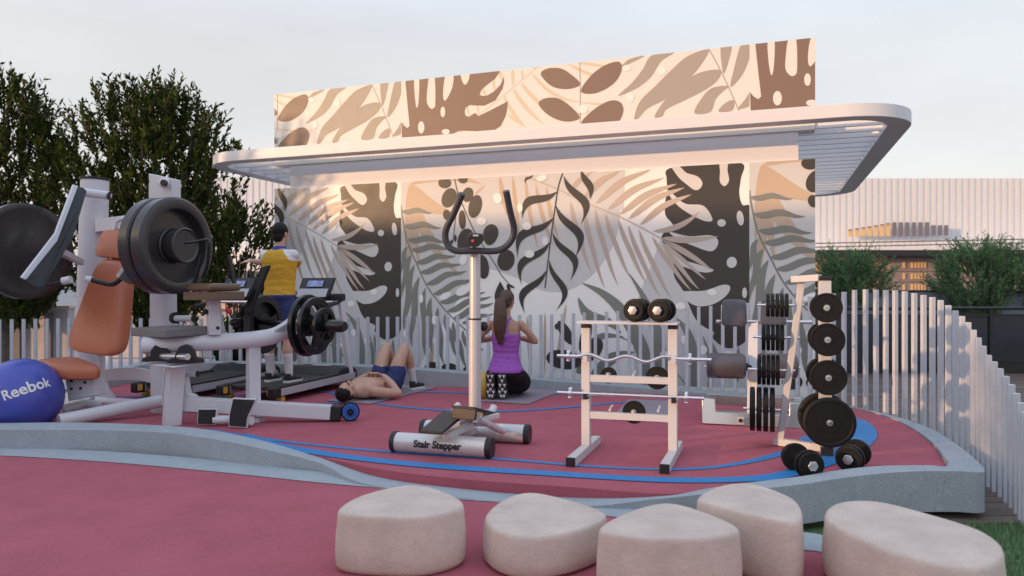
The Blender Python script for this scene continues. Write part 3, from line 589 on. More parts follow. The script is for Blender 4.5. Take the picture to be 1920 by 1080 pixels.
# ------------------------------------------------------------------ gym equipment
def frame_of(axis):
    return Vector((0,0,1)).rotation_difference(Vector(axis).normalized()).to_matrix().to_4x4()
PLM = {}
def plate_data(R, t, style):
    k = (round(R,4), round(t,4), style)
    if k in PLM: return PLM[k]
    m = MB(); Z = ZUP; O = (0,0,0)
    if style == 'rubber':
        m.lathe([(.012,-t/2),(R*.4,-t/2),(R*.42,-t/2+.003),(R*.84,-t/2+.003),(R*.87,-t/2),(R*.96,-t/2),(R,-t/2+.005),(R,t/2-.005),(R*.96,t/2),(R*.87,t/2),(R*.84,t/2-.004),(R*.42,t/2-.004),(R*.4,t/2),(.012,t/2)], O, Z, 40)
        h = MB().lathe([(.012,-t/2-.004),(.022,-t/2-.004),(.022,t/2+.004),(.012,t/2+.004)], O, Z, 20)
    elif style == 'wheel':
        m.lathe([(R*.2,-t/2+.03),(R*.7,-t/2+.03),(R*.76,-t/2),(R*.95,-t/2),(R,-t/2+.02),(R,t/2-.02),(R*.97,t/2-.006),(R*.94,t/2),(R*.80,t/2),(R*.77,t/2-.008),(R*.74,t/2-.10),(R*.2,t/2-.09)], O, Z, 64)
        h = MB().lathe([(R*.1,-t/2),(R*.3,-t/2),(R*.34,t/2-.02),(R*.37,t/2+.04),(R*.37,t/2+.07),(R*.345,t/2+.08),(R*.31,t/2+.065),(R*.05,t/2+.06)], O, Z, 40)
    else:     # grip plate with three openings
        N = 72; inn = R*.36; rim = R*.76
        m.lathe([(rim,-t*.5),(R*.97,-t*.5),(R,-t*.35),(R,t*.35),(R*.97,t*.5),(rim,t*.5),(rim,-t*.5)], O, Z, 56, cap=False)
        for j in range(3):
            a0 = 2*pi*j/3+.5; pts = []
            for s_, rr in ((-.42,inn*.9),(.42,inn*.9),(.34,rim*1.02),(-.34,rim*1.02)): pts.append(Vector((rr*cos(a0+s_), rr*sin(a0+s_), -t*.3)))
            m.prism(pts, (0,0,t*.6))
        h = MB().lathe([(R*.12,-t*.6),(inn*.95,-t*.6),(inn,-t*.5),(inn,t*.5),(inn*.95,t*.6),(R*.12,t*.6)], O, Z, 32)
    PLM[k] = (mesh('weight_plate', m, 35), mesh('hub', h, 35)); return PLM[k]
def plate(label, R, t, c, axis, style='rubber', m=None, group=None, hubm=None, name='weight_plate', spin=0):
    a, b = plate_data(R, t, style)
    if not a.materials: a.materials.append(m or RUBBER)
    if not b.materials: b.materials.append(hubm or (STEEL if style == 'rubber' else (m or RUBBER)))
    o = bpy.data.objects.new(name, a); COL.objects.link(o); o.matrix_world = Matrix.Translation(Vector(c)) @ frame_of(axis) @ Matrix.Rotation(spin, 4, 'Z')
    h = bpy.data.objects.new('hub', b); COL.objects.link(h); h.parent = o
    return tag(o, label, 'weight plate', group)
def quadpad(c, thick, ex=4.5, n=40):      # rounded pad between four corners
    a, b, d, e = [Vector(v) for v in c]; pts = []
    for k in range(n):
        t = 2*pi*k/n; x = math.copysign(abs(cos(t))**(2/ex), cos(t)); y = math.copysign(abs(sin(t))**(2/ex), sin(t)); u, v = (x+1)/2, (y+1)/2
        pts.append(a*(1-u)*(1-v)+b*u*(1-v)+d*u*v+e*(1-u)*v)
    off = Vector(thick); cen = sum(pts, Vector())/n; r1 = [p+off for p in pts]
    def sc(r, f, o): return [cen+o+(p-cen)*f for p in pts]
    return MB().loft([sc(0,.55,off*1.0), sc(0,.90,off*.98), sc(0,.97,off*.86), sc(0,1.0,off*.6), sc(0,1.0,off*.3), sc(0,.97,off*.08), sc(0,.90,-off*.03), sc(0,.6,-off*.08), sc(0,.2,-off*.1)])
def rod_cap(mb, p, q, r, L=.02): pass

# ---- chest press with orange seat -------------------------------------------------
A = thing('chest_press_machine', 'plate-loaded press machine with orange padded seat and thick white columns', 'gym machine', (-4.6,7.9,0))
ca, cb2 = Vector((-4.60,7.94,0)), U(178,338,7.9)
part('column', MB().tube([ca, cb2], [.15,.138], 28), WHITE, A)
part('column_cap', MB().tube([cb2, cb2+Vector((0,0,.022))], .15, 28), PLASTIC, A)
part('column_foot', MB().lathe([(.26,0),(.26,.03),(.20,.12),(.155,.26)], ca, ZUP, 28), WHITE, A)
da, db = Vector((-3.47,7.3,0)), U(304,345,7.3)
part('column', MB().tube([da, db], [.125,.12], 28), WHITE, A)
part('top_bracket', MB().prism([U(278,325,7.18),U(322,335,7.12),U(322,372,7.12),U(300,380,7.16),U(282,370,7.18)], WN*.12), WHITE, A, bevel=.006)
part('bracket_bolt', MB().lathe([(.05,0),(.05,.03),(.035,.04)], U(309,343,7.10), -WN+WL*.15, 20), WHITE, A)
part('bracket_bolt', MB().lathe([(.032,0),(.032,.03)], U(309.5,343.5,7.05), -WN+WL*.15, 16), PLASTIC, A)
part('cross_beam', MB().bar(U(186,424,7.82), U(300,410,7.36), .1, .14), WHITE, A, bevel=.008)
part('head_tube', MB().tube(cr([U(213,434,7.6),U(222,414,7.6),U(240,408,7.5)],5), .022), WHITE, A)
pivot = part('pivot_tube', MB().tube([U(136,358,7.45),U(206,367,7.75)], .045, 18), WHITE, A)
part('end_cap', MB().tube([U(205,367,7.72),U(208,367.5,7.72)], .046, 18), PLASTIC, pivot)
part('headrest', quadpad([U(172,482,7.5),U(237,487,7.36),U(236,430,7.5),U(190,430,7.62)], (.06,.10,.0), 5), LEATHER, A)
part('backrest', quadpad([U(115,657,7.15),U(216,672,6.98),U(233,490,7.35),U(181,483,7.48)], (.10,.09,.0), 5.5), LEATHER, A)
part('seat', quadpad([U(106,690,6.6),U(198,690,6.72),U(140,667,7.2),U(60,674,6.85)], (0,0,-.115), 5), LEATHER, A)
br = part('seat_bracket', MB().prism([U(121,702,6.8),U(176,712,6.8),U(178,742,6.8),U(128,752,6.8)], WN*.12), WHITE, A, bevel=.006)
for x, y in ((135,714),(160,717),(135,729),(152,728)): part('bolt', MB().lathe([(.012,0),(.012,.012)], U(x,y,6.8), -WN, 10), PLASTIC, br)
for x in (129,186): part('back_strut', MB().tube([U(x,690,7.2),U(x+3,655,7.22)], .018), WHITE, A)
part('base_tube', MB().tube([U(110,789,6.45)+Vector((0,0,.0)),U(302,752,7.1)], .06, 18), WHITE, A)
part('base_tube', MB().tube([U(118,768,6.85),U(160,757,7.0),U(192,762,7.0)], .045, 16), WHITE, A)
part('base_tube', MB().tube([U(160,752,7.6),U(325,762,7.35)], .05, 16), WHITE, A)
part('base_tube', MB().tube([U(176,745,7.05),U(150,765,6.95)], .02, 12), WHITE, A)
arc = cr([U(176,696,7.5),U(215,690,7.45),U(260,690,7.4),U(306,699,7.3)],6); m = MB(); vs = []
for p in arc: vs += [p+WN*.02, p-WN*.02, p-WN*.02-ZUP*.125, p+WN*.02-ZUP*.125]
k = len(arc); m.add(vs, [(4*i+j,4*i+(j+1)%4,4*i+4+(j+1)%4,4*i+4+j) for i in range(k-1) for j in range(4)]+[(0,1,2,3),(4*k-4,4*k-3,4*k-2,4*k-1)])
part('curved_link', m, WHITE, A, bevel=.004)
# press arm, left: bent plate with pale edge
arm = [U(135,346,7.1),U(143,348,7.12),U(112,428,6.72),U(103,452,6.66),U(45,524,6.22),U(37,520,6.2),U(101,437,6.65),U(107,421,6.7)]
part('press_arm', MB().prism(arm, WL*.012+WN*.012), WHITE, A, bevel=.004)
part('arm_inner_plate', MB().prism([U(144,350,7.16),U(151,357,7.18),U(124,445,6.8),U(68,538,6.28),U(45,526,6.24),U(104,453,6.68),U(113,428,6.74)], WL*.015+WN*.06), PLASTIC, A, bevel=.004)
part('arm_stay', MB().bar(U(106,468,6.72), U(152,492,7.5), .06,.06), WHITE, A, bevel=.005)
part('arm_handle', MB().tube([U(70,530,6.5),U(95,534,6.5),U(122,526,6.5)], .015), PLASTIC, A)
part('grip_end', MB().tube([U(118,527,6.5),U(133,524,6.5)], .034, 18), WHITE, A)
part('right_arm', MB().prism([U(246,478,6.75),U(250,482,6.75),U(250,535,6.75),U(219,520,6.7),U(217,516,6.7)], WN*.1), WHITE, A, bevel=.004)
part('arm_inner_plate', MB().prism([U(249,484,6.72),U(258,490,6.72),U(258,535,6.72),U(240,532,6.7),U(221,522,6.68)], WN*.06), GREYPLATE, A, bevel=.004)
part('grip', MB().tube(cr([U(172,525,6.75),U(205,533,6.75),U(216,531,6.72),U(226,523,6.72)],5), .022, 14), PLASTIC, A)
part('grip_end', MB().tube([U(162,523,6.75),U(173,525,6.75)], .03, 16), WHITE, A)
part('peg', MB().tube([U(328,597,7.0),U(362,597,6.93)], .03, 16), WHITE, A)
part('peg_flange', MB().tube([U(326,596,7.02),U(331,596,7.0)], .055, 18), PLASTIC, A)
part('peg_cap', MB().tube([U(361,597,6.935),U(364,597,6.93)], .031, 16), PLASTIC, A)
part('hand_lever', MB().tube(cr([U(346,455,6.42),U(374,452,6.38),U(389,450,6.38),U(392,462,6.38),U(388,500,6.4),U(379,522,6.42)],5), .014), IRON, A)
# discs on the press
gd = 'grey wheel weights on the press machine'
plate('big grey wheel weight on the press, outermost with deep hub', .445, .13, U(326,461,6.72), WL, 'wheel', GREYPLATE, gd, name='wheel_weight')
plate('big grey wheel weight on the press, hidden behind the deep-hubbed wheel', .445, .13, U(326,461,6.72)-WL*.145, WL, 'wheel', GREYPLATE, gd, name='wheel_weight')
plate('broad grey disc weight at the far side of the press, facing the seat', .45, .06, U(46,471,6.85), WL, 'rubber', GREYPLATE, gd, name='disc_weight', hubm=GREYPLATE)
plate('broad grey disc weight behind its twin at the bent press arm', .45, .06, U(46,471,6.85)-WL*.09+WN*.12, WL, 'rubber', GREYPLATE, gd, name='disc_weight', hubm=GREYPLATE)

# ---- row machine ---------------------------------------------------------------
B = thing('row_machine', 'white row machine with brown chest pad, black levers and foot plates', 'gym machine', G(322,797))
RA = (Vector((.62,-.785,0)), Vector((.785,.62,0)), ZUP)
BROWN = mat('bronze_vinyl', (.13,.082,.05), .35, nscale=120, namt=.15, bump=.1)
def post(p, q, w, m=WHITE, nm='post', bevel=.006, par=None, ax=RA):
    p, q = Vector(p), Vector(q); mb = MB(); vs = []
    for c in (p, q): vs += [c+sx*ax[0]*w/2+sy*ax[1]*w/2 for sx, sy in ((-1,-1),(1,-1),(1,1),(-1,1))]
    mb.add(vs, [(3,2,1,0),(4,5,6,7)]+[(i,(i+1)%4,4+(i+1)%4,4+i) for i in range(4)]); return part(nm, mb, m, par or B, bevel=bevel)
post(G(322,797), U(330,682,6.55), .135, nm='front_leg')
post(U(309,760,6.9), U(312,690,6.85), .05, nm='rear_stay')
part('gusset', MB().prism([U(343,700,6.6),U(350,738,6.6),U(362,743,6.6),U(362,768,6.62),U(340,766,6.6)], WN*.07), WHITE, B, bevel=.006)
part('base_beam', MB().bar(U(336,756,6.62), U(622,773,6.72), .12, .125), WHITE, B, bevel=.006)
part('end_cap', MB().bar(U(620,773,6.72), U(640,774,6.73), .124, .129), PLASTIC, B, bevel=.008)
post(U(475,765,6.68), U(475,640,6.72), .105, nm='rear_post')
part('beam_foot', MB().bar(U(482,778,6.70)+Vector((0,0,-.02)), U(482,797,6.70), .1, .1, WN), WHITE, B, bevel=.005)
part('upper_frame', MB().tube(cr([U(270,648,6.45),U(340,644,6.5),U(430,640,6.62),U(500,633,6.72),U(530,622,6.78),U(556,603,6.85)],6), .075, 20), WHITE, B)
part('frame_top', MB().prism([U(512,620,6.66),U(545,602,6.75),U(562,600,6.8),U(560,608,6.78),U(530,622,6.7)], WN*.12), STEEL, B, bevel=.004)
sp = [U(245,630,6.62),U(310,634,6.25),U(391,627,6.55),U(330,624,6.95)]
part('seat_board', MB().prism(sp, (0,0,.075)), mat('grey_board', (.16,.155,.165), .45, namt=.1), B, bevel=.008)
tp = part('bearing_plate', MB().prism([U(275,684,6.45),U(325,690,6.22),U(381,681,6.4),U(330,677,6.65)], (0,0,.012)), WHITE, B, bevel=.002)
for cx_, cy_, d in ((300,678,6.4),(347,681,6.28)):
    c = U(cx_,cy_,d); ax_ = Vector((.97,.24,0)); pr = [c+ax_*x+ZUP*z for x, z in ((-.15,0),(.15,0),(.14,.035),(.085,.05),(.075,.1),(.045,.145),(0,.16),(-.045,.145),(-.075,.1),(-.085,.05),(-.14,.035))]
    part('pillow_block', MB().prism(pr, Vector((-.24,.97,0))*.07), PLASTIC, B, bevel=.006)
part('bearing_rod', MB().tube([U(304,668,6.42),U(352,669,6.22)], .028, 16), STEEL, B)
part('peg', MB().tube([U(342,701,6.65),U(370,701,6.6)], .026, 14), WHITE, B); part('peg_cap', MB().tube([U(369,701,6.6),U(372,701,6.6)], .028, 14), PLASTIC, B)
post(U(401,628,6.55), U(400,560,6.55), .1, nm='pad_post')
part('post_bolt', MB().lathe([(.016,0),(.016,.012)], U(408,615,6.46), Vector((.62,-.785,0)), 12), PLASTIC, B)
part('chest_pad', quadpad([U(346,545,6.5),U(398,545,6.2),U(456,545,6.5),U(400,545,6.85)], (0,0,.065), 9), BROWN, B)
part('pad_block', MB().prism([U(343,563,6.5),U(404,563,6.25),U(459,562,6.5),U(400,562,6.8)], (0,0,.075)), BROWN, B, bevel=.006)
part('pad_handle', MB().tube([U(364,534,6.5),U(378,478,6.5)], .02), IRON, B); part('pad_handle', MB().tube([U(440,534,6.6),U(428,478,6.6)], .022), IRON, B)
part('knob_stem', MB().tube([U(412,582,6.5),U(424,582,6.45)], .012), STEEL, B)
part('red_knob', MB().ell(U(428,582,6.44), (.028,.028,.03)), mat('red_plastic', (.5,.03,.05), .3), B)
part('pin_knob', MB().tube([U(381,585,6.5),U(388,585,6.5)], .022, 12), PLASTIC, B)
part('lever', MB().prism([U(491,500,6.75),U(503,497,6.75),U(471,575,6.72),U(470,622,6.7),U(455,622,6.7),U(457,578,6.72)], WN*.05), IRON, B, bevel=.006)
part('lever_cone', MB().tube([U(434,605,6.75),U(440,605,6.73),U(452,603,6.7)], [.025,.045,.03], 16), IRON, B)
part('loading_rod', MB().tube([U(452,600,7.15),U(548,609,6.85),U(640,611,6.42)], .026, 16), IRON, B)
part('rod_sleeve', MB().tube([U(600,610,6.56),U(640,612,6.43),U(647,612,6.41)], [.055,.055,.04], 24), IRON, B)
GRIT = mat('grit_tape', (.018,.018,.02), .6, nscale=300, namt=.6, bump=.8, bscale=350)
for poly, d in (([(371,767),(406,767),(402,797),(369,796)],6.45), ([(436,746),(480,748),(464,783),(461,803),(428,800),(429,778)],6.35)):
    q = part('foot_plate', MB().prism([U(x,y,d) for x,y in poly], WN*.03), WHITE, B, bevel=.003)
    c = sum((Vector((x,y,0)) for x,y in poly), Vector())/len(poly)
    part('grip_tape', MB().prism([U(c.x+(x-c.x)*.92, c.y+(y-c.y)*.92, d-.006) for x,y in poly], WN*.005), GRIT, q)
part('foot_bar', MB().tube([U(400,787,6.47),U(440,787,6.5),U(472,789,6.42)], .038, 16), WHITE, B)
part('foot_plate', MB().prism([U(396,745,6.9),U(424,750,6.8),U(432,746,6.85),U(404,742,6.95)], (0,0,.01)), GRIT, B)
gp_ = 'three-hole grip plates on the row machine'
c0 = U(590,610,6.62)
plate('largest three-hole black plate on the row machine, innermost of three', .285, .045, U(577,610,6.72), WL, 'grip', IRON, gp_, spin=.4)
plate('medium three-hole black plate on the row machine, middle of three', .262, .04, U(592,611,6.64), WL, 'grip', IRON, gp_, spin=1.3)
plate('small three-hole black plate on the row machine, outermost of three', .17, .035, U(608,612,6.57), WL, 'grip', IRON, gp_, spin=2.2)
plate('large black plate on the far end of the row machine rod, behind the lever', .285, .045, U(494,608,7.15), WL, 'grip', IRON, gp_, spin=.9)
plate('black plate pressed against the large one behind the lever', .27, .045, U(494,608,7.15)-WL*.06, WL, 'rubber', IRON, gp_, hubm=IRON)

# ---- exercise ball ---------------------------------------------------------------
BALLM = mat('blue_vinyl', (.06,.085,.42), .32, nscale=4, namt=.12, spec=.5, stretch=(1,1,1))
bc = U(40,744,6.5); BR_ = .335
bc.z = BR_-.075; m = MB()
rings = []
for i in range(1,40):
    t = pi*i/40; z = -BR_*cos(t); r = BR_*sin(t)*(1+.0025*(1 if i%2 else -1)); rings.append([Vector((bc.x+r*cos(2*pi*k/64), bc.y+r*sin(2*pi*k/64), max(bc.z+z, .002))) for k in range(64)])
m.loft(rings); ball = solid('exercise_ball', m, BALLM, 'large blue exercise ball with white lettering in front of the orange seat', 'exercise ball', loc=(bc.x,bc.y,0), sharp=80)
def text_mesh(txt, size, bold=.0, font=None):
    c = bpy.data.curves.new('t', 'FONT'); c.body = txt; c.size = size; c.align_x = 'CENTER'; c.align_y = 'CENTER'; c.offset = bold; c.resolution_u = 3
    o = bpy.data.objects.new('t', c); COL.objects.link(o); dg = bpy.context.evaluated_depsgraph_get()
    me = bpy.data.meshes.new_from_object(o.evaluated_get(dg)); bpy.data.objects.remove(o)
    b = bmesh.new(); b.from_mesh(me); bmesh.ops.triangulate(b, faces=b.faces)
    for _ in range(3):
        es = [e for e in b.edges if e.calc_length() > size*.18]
        if es: bmesh.ops.subdivide_edges(b, edges=es, cuts=1); bmesh.ops.triangulate(b, faces=b.faces)
    v = [p.co.copy() for p in b.verts]; b.verts.index_update(); f = [tuple(x.index for x in p.verts) for p in b.faces]; b.free(); return v, f
def letters(txt, size, bold, mapping, m, parent, name='lettering'):
    v, f = text_mesh(txt, size, bold); mb = MB().add([mapping(p) for p in v], f); part(name, mb, m, parent, fix=False, smooth=False)
TXTW = mat('white_print', (.75,.75,.78), .5); TXTB = mat('black_print', (.02,.02,.025), .5)
tgt = U(53,724,6.2)-bc; tgt.normalize(); right = Vector((-tgt.y,tgt.x,0)).normalized(); up_ = tgt.cross(right)
right2 = right*cos(.28)+up_*sin(.28); up2 = up_*cos(.28)-right*sin(.28)
def onball(p):
    d = (tgt+right2*p.x/BR_+up2*p.y/BR_).normalized(); return bc+d*(BR_+.0045)
letters('Reebok', .135, .003, onball, TXTW, ball)

# ---- treadmills ------------------------------------------------------------------
BELT = mat('treadmill_belt', (.03,.028,.03), .6, nscale=200, namt=.2)
SILV = mat('silver_plastic', (.42,.42,.45), .35, namt=.06); SCR = mat('screen_blue', (.25,.30,.55), .15, nscale=18, namt=.5)
YEL = mat('amber_plastic', (.6,.36,.06), .4)
def treadmill(label, rr):
    t = thing('treadmill', label, 'treadmill', rr-WL*.37+WN*.7, 'treadmills')
    def T(l, a, z): return rr-WL*l+WN*a+ZUP*z          # l: to the left of the right rail, a: forward
    for l in (.035,.705):
        part('side_rail', MB().bar(T(l,.0,.115), T(l,1.5,.135), .085, .085), SILV, t, bevel=.008)
        part('rail_cover', MB().bar(T(l,.0,.167), T(l,1.25,.187), .09, .02), PLASTIC, t, bevel=.004)
    part('belt', MB().box(T(.37,.66,.145), (.58,1.28,.05), AX), BELT, t, bevel=.012)
    for l in (.035,.705):
        e_ = part('end_cap', MB().box(T(l,-.05,.115), (.1,.12,.115), AX), PLASTIC, t, bevel=.015)
        part('amber_corner', MB().box(T(l+(.052 if l < .1 else -.052),-.07,.12), (.012,.06,.07), AX), YEL, e_)
        part('foot_wheel', MB().tube([T(l-.03,.06,.035),T(l+.03,.06,.035)], .034, 16), YEL, t)
        part('front_foot', MB().tube([T(l-.03,1.42,.04),T(l+.03,1.42,.04)], .04, 16), PLASTIC, t)
    hood = [T(0,y,z) for y,z in ((1.05,.12),(1.08,.19),(1.2,.25),(1.45,.26),(1.55,.2),(1.56,.1))]
    hd = part('motor_hood', MB().prism(hood, -WL*.74), PLASTIC, t, bevel=.015)
    part('badge', MB().box(T(.37,1.33,.266), (.26,.045,.004), AX), TXTW, hd)
    for l in (.02,.72):
        part('upright', MB().bar(T(l,1.42,.15), T(l,1.20,1.10), .05, .09, WN), WHITE, t, bevel=.01)
        part('handrail', MB().tube(cr([T(l,1.2,1.08),T(l,1.08,1.05),T(l,.82,1.0)],5), .028, 14), PLASTIC, t)
    part('console_beam', MB().bar(T(-.02,1.2,1.12), T(.76,1.2,1.12), .12, .09), PLASTIC, t, bevel=.02)
    part('pulse_bar', MB().tube([T(.0,1.08,1.06),T(.74,1.08,1.06)], .018), STEEL, t)
    con = part('console', MB().prism([T(.14,1.1,1.12),T(.60,1.1,1.12),T(.60,1.24,1.36),T(.14,1.24,1.36)], WN*.06), PLASTIC, t, bevel=.012)
    part('console_lip', MB().prism([T(.16,1.092,1.125),T(.58,1.092,1.125),T(.58,1.15,1.225),T(.16,1.15,1.225)], -WN*.008), SILV, con)
    part('screen', MB().prism([T(.26,1.168,1.25),T(.48,1.168,1.25),T(.48,1.212,1.325),T(.26,1.212,1.325)], -WN*.012), SCR, con)
    part('screen_surround', MB().prism([T(.17,1.162,1.222),T(.57,1.162,1.222),T(.57,1.236,1.345),T(.17,1.236,1.345)], WN*.008), PLASTIC, con)
    return t
treadmill('black treadmill with lit console under the man in the yellow shirt', Vector((-2.47,7.78,0)))
treadmill('empty black treadmill beside the man, behind the row machine', Vector((-3.52,8.02,0)))

# ---- ab wheel ---------------------------------------------------------------------
abc = G(657,789); abc.z = .085; abx = (WL*.5-WN*.85).normalized()
ab = thing('ab_wheel', 'blue ab roller wheel with black handle on the red floor', 'ab wheel', (abc.x,abc.y,0))
ABB = mat('bright_blue_plastic', (.03,.14,.55), .35)
part('tyre', MB().lathe([(.065,-.03),(.085,-.025),(.085,.025),(.065,.03)], abc, abx, 32), RUBBER, ab)
hw = part('wheel_disc', MB().lathe([(.005,-.028),(.072,-.028),(.074,.028),(.07,.034),(.03,.03),(.005,.03)], abc, abx, 32), ABB, ab)
ux = abx.cross(ZUP).normalized(); uy = ux.cross(abx)
for k in range(10):
    a = 2*pi*k/10; d = ux*cos(a)+uy*sin(a); part('spoke_groove', MB().bar(abc+abx*.0345+d*.025, abc+abx*.0345+d*.066, .003,.004, abx), TXTB, hw)
part('handle', MB().tube([abc-abx*.13, abc+abx*.13], .014, 14), RUBBER, ab)
part('grip', MB().tube([abc+abx*.04, abc+abx*.15], .018, 14), RUBBER, ab)

# ---- mats -------------------------------------------------------------------------
MATG = mat('grey_foam_mat', (.26,.22,.26), .85, nscale=60, namt=.08, bump=.1)
def gmat(label, p, q, w, lab='exercise_mat'):
    p, q = Vector(p), Vector(q); d = (q-p).normalized(); x = Vector((d.y,-d.x,0)); m = MB().box((p+q)/2+ZUP*.0085, ((q-p).length, w, .009), (d,x,ZUP))
    return solid(lab, m, MATG, label, 'exercise mat', 'grey exercise mats on the red floor', (p+q)/2, bevel=.003)
LY = Vector((.40,.915,0)).normalized()
LH = Vector((-1.76,7.78,0))                  # below the lying man's head
gmat('thin grey exercise mat under the man lying down', LH+LY*.02, LH+LY*1.45, .56)
WM = G(945,752)
wd = Vector((.35,.94,0)).normalized()
gmat('thin grey exercise mat under the kneeling woman', WM-wd*.16+Vector((.05,0,0)), WM+wd*.95+Vector((.1,0,0)), .56)
gmat('empty thin grey mat behind the barbell rack', G(1195,790), G(1222,752), .5)

# ---- stair stepper ----------------------------------------------------------------
stp = thing('stair_stepper', 'white stair stepper with tall column, black handlebars and lettered base tube', 'stair stepper', (-.3,5.6,0))
SW = mat('glossy_white_tube', (.57,.56,.58), .28, .25, nscale=120, namt=.04)
r_ = .073
n0, n1 = Vector((-.865,5.45,r_)), Vector((-.165,5.24,r_)); f0, f1 = Vector((-.71,5.97,r_)), Vector((.115,5.74,r_))
for a, b in ((n0,n1),(f0,f1)):
    d = (b-a).normalized(); bt = part('base_tube', MB().tube([a,b], r_, 32), SW, stp)
    for e_, s_ in ((a,-1),(b,1)): part('end_cap', MB().lathe([(r_+.006,0),(r_+.006,.03),(r_,.038),(.01,.038)], e_-d*s_*.012, d*s_, 28), PLASTIC, bt)
    if a is n0: nearT = bt
d = (n1-n0).normalized(); side = Vector((d.y,-d.x,0)); mid = n0.lerp(n1,.49)
def ontube(p):
    a = p.y/r_+.12; return mid+d*p.x+side*cos(a)*(r_+.0022)+ZUP*sin(a)*(r_+.0022)
letters('Stair Stepper', .070, .0032, ontube, TXTB, nearT)
cbp = U(890.5,778,5.6); ct_ = U(890.5,470,5.6); cm_ = U(890.5,598,5.6)
part('column', MB().tube([cbp,cm_], .0475, 28), SW, stp); part('column', MB().tube([cm_,ct_], .042, 28), SW, stp)
part('collar', MB().tube([cm_-ZUP*.006,cm_+ZUP*.006], .052, 28), PLASTIC, stp)
part('spine', MB().bar(n0.lerp(n1,.5)+ZUP*.02, f0.lerp(f1,.5)+ZUP*.02, .09, .06), SW, stp, bevel=.006)
part('column_bracket', MB().prism([U(874,772,5.5),U(906,772,5.5),U(912,800,5.5),U(868,800,5.5)], WN*.14), SW, stp, bevel=.008)
part('knob', MB().ell(U(907,612,5.66), (.034,.034,.04)), PLASTIC, stp)
part('stem', MB().tube([ct_, ct_+ZUP*.09], .014, 12), STEEL, stp)
hb = [U(867,363,5.35),U(852,398,5.42),U(836,432,5.48),U(838,456,5.5),U(854,470,5.5),U(890,470,5.5),U(932,470,5.5),U(955,456,5.5),U(964,432,5.48),U(957,398,5.42),U(949,358,5.35)]
hbp = cr(hb, 6); part('handlebar', MB().tube(hbp, .025, 18), mat('foam_grip', (.035,.04,.052), .5, nscale=150, namt=.2, bump=.1), stp)
cons = part('console', MB().loft([[U(891+x*s_,451+y*s_,dd) for x,y in ((-15,-6),(-10,-14),(2,-14.5),(14,-13),(18,-6),(15,2),(6,11),(-4,13),(-13,8))] for s_,dd in ((.85,5.52),(1,5.49),(1,5.44),(.9,5.415))]), PLASTIC, stp)
part('button', MB().ell(U(887,452,5.408), (.012,.006,.012)), mat('red_button', (.6,.03,.06), .3), cons)
part('display', MB().box(U(892,441.5,5.41), (.042,.006,.012)), mat('lcd', (.45,.55,.52), .2), cons)
# pedals
pd1 = part('pedal', MB().prism([U(786,813,5.2),U(829,816,5.1),U(863,788,5.35),U(833,773,5.5)], (0,0,.022)), PLASTIC, stp, bevel=.006)
pd2 = part('pedal', MB().prism([U(846,766,5.30),U(891,770,5.2),U(932,780,5.55),U(890,770,5.75)], (0,0,.026)), PLASTIC, stp, bevel=.006)
part('pedal_front', MB().prism([U(848,764,5.28),U(893,768,5.18),U(890,789,5.18),U(846,785,5.28)], WN*.03), PLASTIC, stp, bevel=.006)
part('pedal_arm', MB().bar(U(832,821,5.28), U(887,795,5.42), .04, .05), SW, stp, bevel=.005)
part('pedal_arm', MB().bar(U(893,788,5.35), U(935,779,5.5), .03, .04), SW, stp, bevel=.005)
part('damper', MB().tube([U(898,786,5.33),U(943,809,5.62)], .026, 16), SW, stp); part('damper', MB().tube([U(868,795,5.45),U(842,806,5.8)], .024, 16), SW, stp)
part('damper_eye', MB().prism([U(890,782,5.3),U(897,776,5.3),U(902,784,5.3),U(894,792,5.3),U(886,792,5.3)], WN*.03), SW, stp, bevel=.003)
part('pivot_roller', MB().tube([U(920,776,5.6),U(926,763,5.65)], .032, 16), SW, stp); part('pivot_roller', MB().tube([U(851,768,5.6),U(860,760,5.65)], .028, 16), SW, stp)

# ---- barbell rack -----------------------------------------------------------------
rk = thing('barbell_rack', 'white two-post barbell rack with shelf on top and black-capped feet', 'barbell rack', (.85,5.3,0))
RW = mat('rack_paint', (.54,.54,.57), .4, nscale=160, namt=.05, bump=.05, bscale=300)
LP = [(Vector((.40,4.98,0)), Vector((.549,5.40,0))), (Vector((1.0,4.79,0)), Vector((1.15,5.218,0)))]
for f_, u_ in LP:
    part('foot', MB().bar(f_+ZUP*.031, f_+WN*.80+ZUP*.031, .062, .062), RW, rk, bevel=.004)
    part('foot_cap', MB().bar(f_-WN*.012+ZUP*.031, f_+WN*.004+ZUP*.031, .065, .065), PLASTIC, rk, bevel=.004)
    part('upright', MB().bar(u_+ZUP*.06, u_+ZUP*.945, .064, .05, WN), RW, rk, bevel=.004)
    part('upright_cap', MB().bar(u_+ZUP*.925, u_+ZUP*.957, .068, .055, WN), PLASTIC, rk, bevel=.003)
    for z in (.716,.44): part('bar_hook', MB().prism([u_-WN*.03+ZUP*(z-.03), u_-WN*.10+ZUP*(z-.03), u_-WN*.105+ZUP*(z+.012), u_-WN*.095+ZUP*(z+.012), u_-WN*.09+ZUP*(z-.018), u_-WN*.03+ZUP*(z-.015)], WL*.03), PLASTIC if z < .5 else RW, rk)
ua, ub = LP[0][1], LP[1][1]
part('shelf', MB().bar(ua-WL*.05+ZUP*.967, ub+WL*.04+ZUP*.967, .22, .018), RW, rk, bevel=.003)
for z in (.555,.285):
    part('cross_bar', MB().bar(ua+WL*.025+ZUP*z-WN*.0, ub-WL*.025+ZUP*z, .045, .05), RW, rk, bevel=.003)
pgs = [(1186,706,.62,0),(1138,704,.56,1),(1230,709,.56,1),(1142,770,.28,0),(1233,772,.28,0),(1186,774,.28,1)]
gr_ = 'small plates on the barbell rack'
